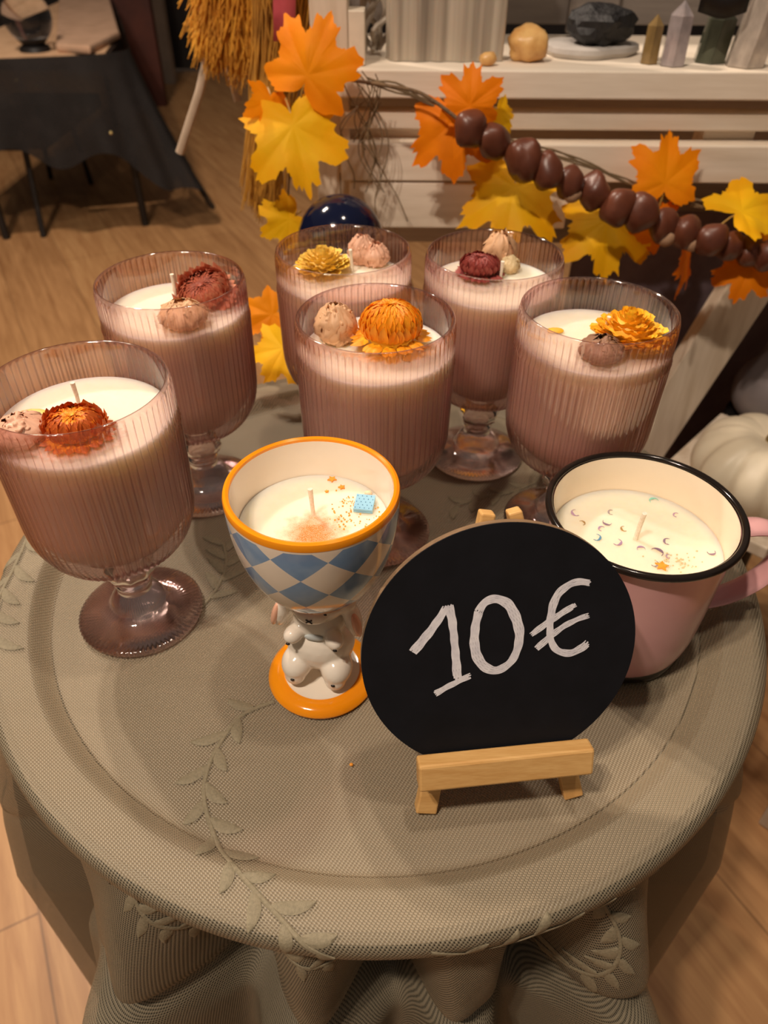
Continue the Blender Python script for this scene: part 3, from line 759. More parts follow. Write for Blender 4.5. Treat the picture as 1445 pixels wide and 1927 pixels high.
def stroke(mb, pts, w, seed, strands=9):
    """one brushy marker stroke: parallel strands with ragged ends"""
    rd = random.Random(seed); P = catmull([(a, b, 0) for a, b in pts], 12); n = len(P)
    L = [0]
    for i in range(1, n): L.append(L[-1] + (P[i] - P[i - 1]).length)
    for k in range(strands):
        c = (k + 0.5) / strands - 0.5; hw = w / strands * 0.72
        s0 = rd.uniform(0, .0016) * (0.4 + abs(c)); s1 = L[-1] - rd.uniform(0, .0022) * (0.4 + abs(c)); hz = -.0001 - rd.uniform(0, .00012)
        vs = []; 
        for i in range(n):
            if L[i] < s0 - 1e-9 or L[i] > s1: continue
            t = (P[min(i + 1, n - 1)] - P[max(i - 1, 0)]).normalized(); nn = Vector((-t.y, t.x, 0))
            wob = 0.00012 * math.sin(L[i] * 900 + k * 2.1 + seed)
            o = P[i] + nn * (c * w * (1 + .12 * math.sin(L[i] * 160 + seed)) + wob)
            for q in (-1, 1):
                z = o + nn * (q * hw); vs.append(DP(z.x, z.y, hz))
        m_ = len(vs) // 2
        if m_ > 1: mb.add(vs, [(2 * i, 2 * i + 1, 2 * i + 3, 2 * i + 2) for i in range(m_ - 1)])
    return mb
one = MB()
stroke(one, [(-0.0374, 0.0035), (-0.0289, 0.0142), (-0.0222, 0.0245)], .0035, 1)
stroke(one, [(-0.0222, 0.0249), (-0.0205, 0.0169), (-0.0193, 0.0038), (-0.0182, -0.0120)], .0034, 2)
stroke(one, [(-0.0284, -0.0173), (-0.021, -0.0134), (-0.0120, -0.0093)], .0029, 3)
o = obj('numeral_one', one, m_ink2, board, smooth=False); o['label'] = 'white handwritten 1'
zero = MB()
stroke(zero, [(-0.0094, 0.0208), (-0.0109, 0.0131), (-0.011, 0.004), (-0.0087, -0.0034), (-0.0036, -0.0080), (0.0019, -0.0070), (0.0062, -0.0018), (0.0079, 0.0072), (0.0063, 0.0154), (0.0026, 0.0227), (-0.0024, 0.0255), (-0.0068, 0.0245), (-0.0098, 0.0200)], .0038, 4, 11)
o = obj('numeral_zero', zero, m_ink2, board, smooth=False); o['label'] = 'white handwritten 0'
eur = MB()
stroke(eur, [(0.0372, 0.0290), (0.0322, 0.0303), (0.0269, 0.0286), (0.0227, 0.0238), (0.021, 0.016), (0.0209, 0.008), (0.0223, 0.0018), (0.0258, -0.0020), (0.0305, -0.0030), (0.035, -0.0011), (0.0381, 0.0017)], .0031, 5)
stroke(eur, [(0.0125, 0.0070), (0.0204, 0.0131), (0.0319, 0.0203)], .0026, 6)
stroke(eur, [(0.0150, 0.0001), (0.0234, 0.0078), (0.0305, 0.0121), (0.0377, 0.0145)], .0026, 7)
o = obj('euro_sign', eur, m_ink2, board, smooth=False); o['label'] = 'white handwritten euro sign'
p = at(661, 1440, z=0); tag(obj('sugar_crumb', MB().ball((0, 0, 0), (.0010, .0009, .0006), sub=2), m_spr, None, (p.x, p.y, .0006)), 'tiny orange sugar crumb on the cloth in front of the egg cup', 'crumb')
#@@BACKGROUND
# ------------------------------------------------------------------ white-washed shelf behind the table
SY = 0.80
m_white = wood('white-washed wood', S(244, 232, 214), S(220, 204, 182), 0, 7, 0.7, 0.25)
m_white_v = wood('white-washed wood upright', S(234, 220, 200), S(206, 188, 164), 2, 7, 0.7, 0.25)
m_greyw = wood('grey-washed wood', S(124, 114, 106), S(100, 92, 86), 0, 7, 0.75, 0.25)
shelf = thing('display_shelf', (0.30, SY, FLOOR_Z), 'white-washed slatted wooden display shelf on crossed legs behind the table', 'shelf')
def wpart(name, mat, c, d, M=None, lab=None):
    o = obj(name, MB().box((0, 0, 0), d, M), mat, shelf, Vector(c) - Vector(shelf.location), bevel=.0015, smooth=False)
    if lab: o['label'] = lab
    return o
XL, XR = at(640, 272, y=SY).x, 0.95
zt = at(1000, 133, y=SY).z; zb = at(1000, 187, y=SY).z
W_ = XR - XL; XC = (XR + XL) / 2
wpart('shelf_board', m_white, (XC, SY + .11, (zt + zb) / 2), (W_ + .01, .22, zt - zb))
za, zc = at(1000, 210, y=SY + .012).z, at(1000, 245, y=SY + .012).z
wpart('slat', m_white, (XC, SY + .022, (za + zc) / 2), (W_, .02, za - zc))
za, zc = at(1000, 272, y=SY).z, at(1000, 343, y=SY).z
wpart('slat', m_white, (XC, SY + .011, (za + zc) / 2), (W_, .022, za - zc))
zd = at(900, 432, y=SY).z; XE = at(1062, 430, y=SY).x
wpart('slat', m_white, ((XL + XE) / 2 + .004, SY + .012, (zc + zd) / 2 - .0005), (XE - XL - .008, .021, zc - zd - .002))
pb = at(1375, 258, y=SY + .02); wpart('spacer', m_white, (pb.x, SY + .04, pb.z), (.052, .03, .03))
pb = at(735, 258, y=SY + .02); wpart('spacer', m_white, (pb.x, SY + .04, pb.z), (.10, .03, .028))
wpart('back_board', wood('pale grey-washed wood', S(206, 196, 186), S(180, 170, 160), 0, 7), (XC, SY + .205, .06), (W_, .012, .20), lab='grey board behind the slats')
# uprights and rear slats of the upper tier
for k, (z0, z1) in enumerate(((.207, .235), (.243, .285), (.292, .34), (.347, .40))):
    wpart('rear_slat', m_greyw, (XC, SY + .212, (z0 + z1) / 2), (W_, .014, z1 - z0), lab='grey rear slat')
pu = at(620, 60, y=SY + .02); wpart('upright', m_white_v, (pu.x, SY + .035, .17), (.035, .045, .46))
pu = at(1110, 55, y=SY + .2); wpart('upright', m_greyw, (pu.x, SY + .200, .30), (.055, .012, .2))
def leg(a, b, w=.055, th=.024, y=SY + .03):
    A, B = Vector((a[0], y, a[1])), Vector((b[0], y, b[1])); d = (B - A).normalized(); L = (B - A).length
    nn = Vector((0, 1, 0)); ww = nn.cross(d)
    wpart('leg', m_white_v, (A + B) / 2, (w, th, L), Matrix((ww, nn, d)).transposed())
g = at(745, 500, y=SY + .03); a0 = at(715, 455, y=SY + .03)
L1 = at(1395, 545, y=SY + .02); L2 = at(1218, 822, y=SY + .02)
k = (FLOOR_Z + .02 - L2.z) / (L2.z - L1.z); Lb = L2 + (L2 - L1) * k; k2 = (.06 - L1.z) / (L1.z - L2.z); Lt = L1 + (L1 - L2) * k2
leg((Lt.x, Lt.z), (Lb.x, Lb.z), y=SY + .015)
xm = at(720, 440, y=SY + .05)
leg((xm.x - .022, .06), (xm.x - .022 + (Lt.x - Lb.x), FLOOR_Z + .02), y=SY + .055)
# cloth hanging in the dark below the board
m_dcl = pbr('dark violet cloth', S(128, 112, 120), S(104, 90, 98), 20, 0.85)
cx0, cx1 = at(1058, 480, y=SY + .17).x, .95
mbd = MB().grid(lambda u, v: Vector((cx0 + (cx1 - cx0) * u, SY + .118 + .008 * math.sin(u * 21) * (1 - v * .7), -.45 + .48 * v)), 80, 10)
o = obj('hanging_cloth', mbd, m_dcl); tag(o, 'dark violet-grey cloth hanging under the shelf board', 'cloth'); o.modifiers.new('s', 'SOLIDIFY').thickness = .002

# things on the shelf board
ZT = zt + .0005
def on_shelf(px, y): return at(px, 130, y=y).x
# white block, twig wreath
x = at(662, 100, y=SY + .03).x
bx = obj('block', MB().box((0, 0, .022), (.026, .03, .044)), pbr('white card', S(232, 218, 196)), None, (x, SY + .03, ZT), bevel=.001, smooth=False); tag(bx, 'small cream white block at the left end of the shelf board', 'block')
tw = thing('twig_wreath', (at(706, 60, y=SY + .05).x, SY + .08, ZT), 'whitened twisted twig bundle standing between the cream block and grey slab', 'twigs')
m_twig = pbr('whitened twig', S(206, 194, 178), S(160, 148, 132), 60, 0.7)
rd = random.Random(5)
for k in range(7):
    pts = [(rd.uniform(-.012, .012) + .010 * math.sin(i * .9 + k), rd.uniform(-.010, .01), .0035 + i * .018) for i in range(8)]
    obj('twig', MB().tube(catmull(pts, 5), .0026, 7), m_twig, tw)
# selenite slab
x0, x1 = at(728, 125, y=SY + .06).x, at(940, 125, y=SY + .06).x
sl = MB(); nx = 40
def slab(u, v):
    a = 2 * PI * u; c, s_ = math.cos(a), math.sin(a)
    q = (abs(c) ** 6 + abs(s_) ** 6) ** (-1 / 6)
    X, Y = c * q, s_ * q
    return Vector((X * (x1 - x0) / 2 + .0012 * math.sin(9 * a), Y * .022 + .0018 * math.sin(X * 17) + .0008 * math.sin(X * 41), v * .19))
sl.grid(slab, 120, 6, True)
t_ = NT('satin spar'); v_ = t_.coord('Object', (60, 30, 1.6)); f_ = t_.noise(v_, 1.0, 5, .6)
t_.l(t_.ramp(f_, (0.3, S(120, 110, 98)), (0.5, S(168, 156, 140)), (0.72, S(206, 194, 176))), t_.b.inputs['Base Color']); t_.set(Roughness=0.3, Subsurface_Weight=0.2, Subsurface_Scale=0.01)
o = obj('crystal_slab', sl.add([], []), t_.m, None, ((x0 + x1) / 2, SY + .062, ZT), sharp=None); tag(o, 'tall grey-white fibrous crystal slab standing on the shelf board', 'crystal')
def rock(name, px, py_base, y, size, mat, lab, seed, facet=0.0, cat='stone', z=None, sub=3):
    off = Vector((seed * 1.7, seed * .9, seed)); mb = MB()
    mb.ball((0, 0, size[2] * .92), size, sub=sub, fn=lambda p: 1 + .25 * noise.noise(p * 1.6 + off) + .1 * noise.noise(p * 4 + off))
    zmin = min(v.z for v in mb.v)
    for v in mb.v:
        if v.z < size[2] * .25: v.z = max(v.z, size[2] * .12)
        v.z -= size[2] * .12
    o = obj(name, mb, mat, None, (at(px, py_base, y=y).x, y, ZT if z is None else z), sharp=None if not facet else 12)
    return tag(o, lab, cat)
m_cit = pbr('citrine', S(232, 188, 120), S(206, 150, 84), 60, 0.35, 0.5, .002)
rock('rough_stone', 990, 120, SY + .05, (.0195, .017, .0165), m_cit, 'rough yellow-orange stone right of the grey crystal slab', 2)
rock('stone_chip', 917, 125, SY + .022, (.0088, .007, .0065), m_cit, 'small yellow stone chip at the front edge of the shelf board', 5, sub=2)
plx = at(1110, 118, y=SY + .07).x
pl = MB().lathe([(0, 0), (.046, 0), (.049, .004), (.048, .008), (.044, .010), (0, .010)], 40, rib=lambda k, a, r, z: r * .10 * math.sin(3 * a + 1) + r * .03 * math.sin(7 * a))
o = obj('stone_plate', pl, pbr('pale stone', S(190, 184, 178), S(170, 164, 158), 25, .4), None, (plx, SY + .09, ZT)); o.scale = (1, .75, 1); tag(o, 'flat pale stone slab under the black stone', 'stone')
rock('black_stone', 1118, 118, SY + .085, (.034, .030, .020), pbr('black tourmaline', S(24, 22, 24), S(14, 13, 14), 60, .6, 1.0, .008, (1, 1, .2)), 'rough black stone lying on the flat pale slab', 7, 1, z=ZT + .010)
def point(px, y, w, h, mat, lab, lean=0):
    mb = MB(); vs = []
    for z, r in ((0, 1.0), (h * .78, .92), (h, .04)):
        for i in range(6):
            a = PI * i / 3 + .3; vs.append((w * r * math.cos(a) + lean * z, w * r * math.sin(a), z))
    fs = [(k * 6 + i, k * 6 + (i + 1) % 6, (k + 1) * 6 + (i + 1) % 6, (k + 1) * 6 + i) for k in range(2) for i in range(6)] + [tuple(range(6))[::-1], tuple(range(12, 18))]
    o = obj('crystal_point', mb.add(vs, fs), mat, None, (at(px, 128, y=y).x, y, ZT), smooth=False, bevel=.0008); return tag(o, lab, 'crystal', 'crystal points on the shelf board')
def crystal(name, c, al=.75):
    t = NT(name); v = t.coord('Object', (1, 1, .5)); n = t.noise(v, 55, 5)
    t.l(t.ramp(n, (0.35, c), (0.7, tuple(min(1, x * 1.9) for x in c[:3]) + (1,))), t.b.inputs['Base Color']); t.set(Roughness=.08, Transmission_Weight=al * .5, IOR=1.5); return t.m
point(1262, SY + .03,   .0125, .052, crystal('clear quartz', S(158, 148, 148)), 'greyish clear quartz point, shorter of the two clear ones')
point(1218, SY + .04, .009, .040, crystal('smoky yellow quartz', S(120, 98, 62), .4), 'small smoky yellow crystal point left of the clear quartz')
point(1330, SY + .05, .016, .046, crystal('green quartz', S(78, 80, 66), .4), 'dark green crystal point between the two clear quartz points', .1)
point(1398, SY + .03, .019, .072, crystal('milky quartz', S(176, 164, 152)), 'tall clear quartz point at the right end of the shelf', .12)
rb = MB().grid(lambda u, v: Vector((-.022 + .044 * u, .002 * math.sin(u * 6), .17 - (.17 - .035 - .012 * abs(u - .5)) * v)), 8, 10)
o = obj('ribbon', rb, pbr('black ribbon', S(20, 18, 20)), None, (at(1352, 40, y=SY + .015).x, SY + .012, ZT + .004)); tag(o, 'black ribbon tail hanging in front of the crystal points', 'ribbon'); o.modifiers.new('s', 'SOLIDIFY').thickness = .0008

# ------------------------------------------------------------------ autumn garland
def mat_leaf(name, c1, c2, c3):
    t = NT(name); v = t.coord('Object'); n = t.noise(v, 26, 4, .6)
    ln = t.n('ShaderNodeVectorMath', operation='LENGTH'); t.l(v, ln.inputs[0])
    f = t.math('ADD', t.math('MULTIPLY', ln.outputs['Value'], 7), t.math('MULTIPLY', t.math('SUBTRACT', n, .5), 1.3))
    c = t.ramp(f, (0.0, c1), (0.45, c2), (0.95, c3))
    t.l(c, t.b.inputs['Base Color']); t.set(Roughness=0.6, Specular_IOR_Level=.25)
    tl = t.n('ShaderNodeBsdfTranslucent'); t.l(c, tl.inputs[0]); mx = t.n('ShaderNodeMixShader'); mx.inputs[0].default_value = .25
    t.l(t.b.outputs[0], mx.inputs[1]); t.l(tl.outputs[0], mx.inputs[2]); t.l(mx.outputs[0], t.out.inputs[0])
    t.bump(t.noise(v, 130, 3), .25, .001)
    return t.m
LEAFM = {'y': mat_leaf('yellow leaf', S(255, 200, 20), S(255, 182, 4), S(255, 156, 0)), 'o': mat_leaf('orange leaf', S(255, 156, 4), S(255, 142, 0), S(255, 164, 0)), 'r': mat_leaf('deep orange leaf', S(252, 142, 2), S(246, 128, 0), S(255, 156, 0))}
HALF = [(1.00, 0), (.86, 6), (.88, 14), (.70, 18), (.62, 25), (.66, 31), (.84, 36), (.98, 50), (.84, 57), (.86, 66), (.66, 72), (.62, 82), (.56, 90), (.66, 96), (.80, 112), (.64, 124), (.60, 136), (.40, 152), (.16, 180)]
OUT = [(r, math.radians(a)) for r, a in HALF] + [(r, -math.radians(a)) for r, a in HALF[-2:0:-1]]
LOBES = [math.radians(a) for a in (0, 52, -52, 115, -115)]
def leaf_mesh(L, seed=0, curl=.25, pleat=.10):
    rd = random.Random(seed); vs = [(0, 0, 0)]; NR_ = 6
    pts = []
    for i in range(len(OUT)):
        r, a = OUT[i]; r2, a2 = OUT[(i + 1) % len(OUT)]
        if a2 < a - PI: a2 += 2 * PI
        if a2 > a + PI: a2 -= 2 * PI
        for k in range(3):
            t = k / 3; pts.append((r + (r2 - r) * t, a + (a2 - a) * t))
    js = [rd.uniform(.93, 1.06) for _ in pts]; cu = [rd.uniform(-1, 1) for _ in range(4)]
    for j in range(1, NR_ + 1):
        q = j / NR_
        for i, (r, a) in enumerate(pts):
            rr = r * js[i] * q
            dl = min(abs((a - l + PI) % (2 * PI) - PI) for l in LOBES)
            z = pleat * rr * math.sin(min(1, dl / .45) * PI / 2) - curl * rr * rr * (1 + .4 * math.sin(2 * a + cu[0] * 3)) + .07 * rr * math.sin(2 * a + cu[1] * 6) + .09 * q * noise.noise(Vector((rr * math.sin(a) * 2.2, rr * math.cos(a) * 2.2, seed * 3.1)))
            vs.append((-rr * math.sin(a) * L, rr * math.cos(a) * L, z * L))
    n = len(pts); fs = [(0, 1 + i, 1 + (i + 1) % n) for i in range(n)]
    for j in range(NR_ - 1):
        for i in range(n): fs.append((1 + j * n + i, 1 + j * n + (i + 1) % n, 1 + (j + 1) * n + (i + 1) % n, 1 + (j + 1) * n + i))
    return MB().add(vs, fs)
def leaf_matrix(ang, tx, ty):
    """face the front of the shelf, turned by ang, then tipped"""
    base = Matrix.Rotation(PI / 2 - .35, 4, 'X')
    return Matrix.Rotation(math.radians(ty), 4, 'Z') @ Matrix.Rotation(math.radians(tx), 4, 'X') @ base @ Matrix.Rotation(math.radians(ang - 90), 4, 'Z')
GY = .745
gar = thing('autumn_garland', at(1000, 330, y=GY), 'garland of orange and yellow maple leaves with brown chestnuts strung along the shelf front', 'garland')
G0 = Vector(gar.location)
def px_len(px, y, p):
    d = ray(*p); depth = y / d.y
    return px / F_PX * depth
LV = [(578, 142, 108, 66, 8, -10, 'o', .745), (552, 236, 118, -80, -10, 8, 'y', .735), (545, 412, 62, 205, 0, 15, 'y', .74), (884, 200, 72, 88, 12, 0, 'r', .735), (852, 228, 100, -84, -4, -12, 'r', .752), (940, 212, 42, -58, 0, 30, 'y', .758),
      (968, 352, 118, -95, -18, -6, 'y', .755), (1142, 412, 108, -86, -18, -4, 'y', .76), (1252, 344, 88, 86, 0, 8, 'o', .758), (1395, 398, 95, 28, -48, 0, 'y', .735), (1292, 470, 88, -122, 0, 66, 'r', .75), (1412, 498, 72, -100, 0, -10, 'r', .735), (1440, 445, 46, -60, 0, 20, 'o', .745), (508, 190, 60, -120, 0, 45, 'o', .75), (1222, 420, 60, -20, 10, 0, 'r', .752)]
m_stalk = pbr('leaf stalk', S(190, 150, 70))
for i, (px, py, Lp, ang, tx, ty, cl, y) in enumerate(LV):
    L = px_len(Lp, y, (px, py)) * 1.06
    o = obj('leaf', leaf_mesh(L, i + 1, .20, .055), LEAFM[cl], gar, at(px, py, y=y) - G0, sharp=None)
    o.rotation_euler = leaf_matrix(ang, tx, ty).to_euler()
    obj('stalk', MB().tube([(0, -.004, -.001), (0, -.25 * L, -.002), (.01 * L, -.42 * L, -.006)], .0009, 6), m_stalk, o)
m_nut = pbr('chestnut brown', S(112, 62, 42), S(84, 44, 31), 30, 0.36)
m_hil = pbr('pale chestnut scar', S(182, 146, 116), S(160, 124, 96), 90, 0.6)
NUTS = [(884, 245, 34, 0), (928, 268, 34, 0), (984, 305, 40, 0), (1030, 325, 34, 0), (1072, 345, 32, 1), (1116, 362, 34, 0), (1162, 392, 38, 0), (1204, 402, 38, 0), (1248, 426, 34, 1), (1290, 440, 32, 2), (1336, 452, 32, 0), (1374, 466, 28, 0), (1412, 474, 30, 0), (1442, 482, 30, 0)]
rd = random.Random(21); cord = [at(655, 150, y=.765), at(720, 160, y=.755), at(790, 175, y=.745), at(850, 215, y=.73)]
for i, (px, py, R, hil) in enumerate(NUTS):
    y = .722 + .006 * math.sin(i * 1.7); r = 1.06 * px_len(R, y, (px, py)); c = at(px, py, y=y); cord.append(c)
    mb = MB().ball((0, 0, 0), (r * .88, r * .70, r * .96), sub=3, fn=lambda p: 1 + .05 * max(0, p.z) ** 3 - .08 * max(0, -p.z) ** 2 + .22 * noise.noise(p * 1.1 + Vector((i * 3.1, i, 2))) - .16 * math.exp(-((p.x - .25 * math.sin(i * 2)) / .16) ** 2) * (p.y < 0) * (i % 3 == 2))
    o = obj('chestnut', mb, m_nut, gar, c - G0, sharp=None); o.rotation_euler = (rd.uniform(-.3, .3), math.radians(-8 + rd.uniform(-25, 25) + 18), rd.uniform(-.6, .6))
    if hil:
        h = obj('scar', MB().ball((r * (.25 if hil == 2 else 0), -r * .34, -r * .5), (r * .52, r * .40, r * .46), sub=3), m_hil, o, sharp=None); h['label'] = 'pale chestnut scar'
obj('cord', MB().tube(catmull([c - G0 for c in cord], 6), .0016, 7), pbr('jute cord', S(120, 94, 66), S(90, 68, 46), 300, .9), gar)
wr = MB()
for k in range(14):
    x0, y0 = rd.uniform(655, 700), rd.uniform(130, 200); ln = rd.uniform(90, 260); sw = rd.uniform(-30, 50); yy = rd.uniform(.765, .785)
    pts = [at(x0 + sw * q + 22 * math.sin(q * 5 + k), y0 + ln * q, y=yy) - G0 for q in [i / 6 for i in range(7)]]
    wr.tube(catmull(pts, 4), .0006, 5)
for k in range(5):
    pts = [at(x, y + rd.uniform(-10, 10), y=.76) - G0 for x, y in ((690, 150), (745, 165), (800, 195), (855, 215), (905, 240))]
    wr.tube(catmull(pts, 4), .0009, 5)
for k in range(5):
    pts = [at(x, y + rd.uniform(-9, 9), y=.765) - G0 for x, y in ((960, 270), (1040, 290), (1110, 315), (1180, 345), (1250, 365), (1330, 385), (1400, 390))]
    wr.tube(catmull(pts, 4), .0009, 5)
o = obj('raffia_strands', wr, pbr('raffia', S(132, 110, 80), S(104, 84, 58), 80, .8), gar); o['kind'] = 'stuff'
st = [at(x, y, y=.752) - G0 for x, y in ((568, 160), (553, 240), (545, 330), (540, 400), (532, 470))]
obj('hanging_string', MB().tube(catmull(st, 5), .0008, 6), pbr('dark string', S(96, 66, 40)), gar)
st = [at(x, y, y=.74) - G0 for x, y in ((640, 325), (641, 370), (639, 408))]
hs = obj('hanging_string', MB().tube(catmull(st, 5), .0006, 6), pbr('dark string', S(96, 66, 40)), gar)
obj('bead', MB().ball(st[-1], .004, sub=2), pbr('orange bead', S(230, 120, 20)), hs)

# loose leaves at the back edge of the table
def loose(px, py, y, Lp, ang, tx, ty, cl, lab, seed):
    L = px_len(Lp, y, (px, py))
    mb = leaf_mesh(L, seed, .2, .06).xform(leaf_matrix(ang, tx, ty))
    c = at(px, py, y=y); low = min(v.z for v in mb.v) + c.z
    o = obj('maple_leaf', mb, LEAFM[cl], None, c, sharp=None); return tag(o, lab, 'leaf', 'loose leaves at the back of the table')
loose(533, 655, .530, 78, -118, -22, 0, 'y', 'orange-yellow leaf lying behind the goblets, nearer the table middle', 31)
loose(512, 592, .590, 66, 205, -10, 10, 'o', 'small orange leaf behind the table edge, above the other loose leaf', 32)

# navy ball
p = at(641, 446, y=.66); r = .034
nv = thing('ball_ornament', (at(641, 452, y=.68).x, .68, 0), 'glossy navy blue ball behind the yellow-flower goblet', 'ornament')
nz = at(641, 452, y=.68).z
bl = obj('ball', MB().ball((0, 0, nz), .0392, sub=4), pbr('navy glass', S(16, 22, 48), S(12, 16, 38), 20, .1), nv, sharp=None)
obj('stand', MB().lathe([(.001, nz - .038), (.010, nz - .039), (.011, nz - .05), (.007, nz - .08), (.007, -.30), (.012, FLOOR_Z + .04), (.03, FLOOR_Z + .015), (.032, FLOOR_Z + .002), (0, FLOOR_Z + .002)], 32), m_black, nv)

# white pumpkin on a low crate, grey vase
CRZ = -.20
cA = at(1354, 775, z=CRZ); cB = at(1258, 862, z=CRZ)
dv = (cB - cA).normalized(); ang = math.atan2(dv.y, dv.x)
crate = thing('wooden_crate', cA + Vector((0, 0, FLOOR_Z - CRZ)), 'low white-washed wooden crate beside the shelf leg, under the white pumpkin', 'crate')
ex = Vector((dv.x, dv.y, 0)); ey = Vector((-dv.y, dv.x, 0)); CM = Matrix((ex, ey, Vector((0, 0, 1)))).transposed()
HC = CRZ - FLOOR_Z
def cpart(nm, u, v, w, du, dv_, dw, mat=None): return obj(nm, MB().box(ex * u + ey * v + Vector((0, 0, w)), (du, dv_, dw), CM), mat or m_white_v, crate, bevel=.002, smooth=False)
for k in range(4): cpart('top_slat', .11, .038 + k * .078, HC - .008, .22, .072, .016)
for k in range(4):
    cpart('side_slat', .11, .008, HC - .06 - k * .10, .22, .012, .08); cpart('side_slat', .11, .305, HC - .06 - k * .10, .22, .012, .08)
for u in (.02, .20):
    for v in (.024, .288): cpart('post', u, v, (HC - .016) / 2, .03, .02, HC - .018)
pc = at(1434, 880, z=CRZ + .045)
pk = thing('white_pumpkin', (pc.x, pc.y, CRZ), 'small white ribbed pumpkin on the low crate', 'pumpkin')
def pump(u, v):
    a = 2 * PI * u; b = PI * (v - .5)
    rr = .074 * math.cos(b) ** .75 * (1 - .10 * abs(math.cos(5 * a)) ** 6) if abs(b) < PI / 2 - 1e-6 else 0
    z = .046 + .046 * math.sin(b) - .014 * math.exp(-(rr / .022) ** 2) * (1 if b > 0 else -.3)
    return Vector((rr * math.cos(a), rr * math.sin(a), z))
obj('body', MB().grid(pump, 120, 28, True), pbr('white pumpkin skin', S(232, 220, 194), S(218, 204, 176), 16, .45), pk, sharp=None)
obj('stem', MB().tube([(0, 0, .07), (.001, 0, .088), (.006, .002, .102)], [.011, .007, .008], 8), pbr('pumpkin stem', S(150, 126, 74), S(112, 92, 54), 90, .8), pk)
VX, VY, VZ = .512, .846, -.215
pd_ = obj('pedestal', MB().lathe([(0, .001), (.052, .001), (.052, VZ - FLOOR_Z), (0, VZ - FLOOR_Z)], 40), m_black, None, (VX, VY, FLOOR_Z)); tag(pd_, 'black round pedestal under the dark grey vase', 'pedestal')
vs_ = thing('vase', (VX, VY, VZ), 'dark grey glossy vase in the shade right of the shelf leg', 'vase')
obj('body', MB().lathe(sub([(0, .0008), (.030, .001), (.046, .012), (.054, .034), (.050, .058), (.036, .082), (.030, .105), (.034, .135), (.042, .152), (.039, .152), (.030, .135), (.026, .105), (0, .08)]), 56), pbr('grey ceramic', S(128, 120, 120), S(108, 102, 102), 18, .3), vs_, sharp=None)
# ------------------------------------------------------------------ besom and straw bundle, upper left of the shelf
def bristles(top, tips, n, rad, fuzz, seed, wid0=.02):
    rd = random.Random(seed); mb = MB()
    for k in range(n):
        a = Vector((top.x + rd.gauss(0, wid0), top.y + rd.gauss(0, wid0 * .7), top.z + rd.uniform(-.01, .01)))
        u = rd.random(); tgt = tips[0].lerp(tips[1], u); 
        b = tgt + Vector((rd.gauss(0, fuzz), rd.gauss(0, fuzz), rd.gauss(0, fuzz * 1.3) + fuzz * .8 * abs(rd.gauss(0, 1))))
        mid = a.lerp(b, .55) + Vector((rd.gauss(0, fuzz * .5), rd.gauss(0, fuzz * .5), 0))
        mb.tube([a, mid, b], [rad, rad * .9, rad * .4], 4, False)
    return mb
BY = .98
top = at(455, -170, y=BY); tl, tr_ = at(386, 86, y=BY), at(484, 112, y=BY)
br = thing('besom_broom', top, 'golden straw besom broom hanging bristles down at the upper left', 'broom')
m_straw = pbr('golden straw', S(236, 172, 56), S(196, 130, 36), 40, .7)
o = obj('bristles', bristles(Vector((0, 0, 0)), (tl - top, tr_ - top), 3200, .0012, .011, 4, .020), m_straw, br, sharp=None); o['kind'] = 'stuff'
A_, B_ = at(405, 40, y=BY), at(338, 288, y=BY)
o = obj('pale_stick', MB().tube([A_ - top, (A_ + B_) / 2 - top + Vector((.004, 0, 0)), B_ - top], .0052, 10), pbr('pale stick', S(200, 180, 158), S(180, 160, 138), 30, .6), br)
A_, B_ = at(425, 100, y=BY + .05), at(448, 190, y=BY + .05)
obj('pale_stick', MB().tube([A_ - top, B_ - top], .005, 10), bpy.data.materials['pale stick'], br)
BY2 = .90
top2 = at(548, -170, y=BY2); 
b2 = thing('straw_bundle', top2, 'long amber straw bundle with a pink ribbon hanging beside the shelf upright', 'straw')
m_straw2 = pbr('amber straw', S(206, 150, 54), S(162, 112, 38), 40, .7)
sb = bristles(Vector((0, 0, 0)), (at(508, 135, y=BY2) - top2, at(572, 135, y=BY2) - top2), 1100, .0012, .006, 9, .016)
o = obj('straw', sb, m_straw2, b2, sharp=None); o['kind'] = 'stuff'
sb = bristles(Vector((0, 0, 0)), (at(478, 370, y=BY2) - top2, at(508, 395, y=BY2) - top2), 700, .0011, .008, 12, .012)
o = obj('straw', sb, m_straw2, b2, sharp=None); o['kind'] = 'stuff'
rp = [at(535, yy, y=BY2 - .03) - top2 for yy in (-150, -60, 20, 78)]
wv = .011
rbm = MB(); vs = []
for i, q in enumerate(rp): vs += [q + Vector((-wv, 0, 0)), q + Vector((wv, -.002, 0))]
rbm.add(vs, [(2 * i, 2 * i + 1, 2 * i + 3, 2 * i + 2) for i in range(3)])
o = obj('ribbon', rbm, pbr('pink ribbon', S(196, 84, 92), S(176, 70, 80), 20, .5), b2); o['label'] = 'pink ribbon'; o.modifiers.new('s', 'SOLIDIFY').thickness = .0008

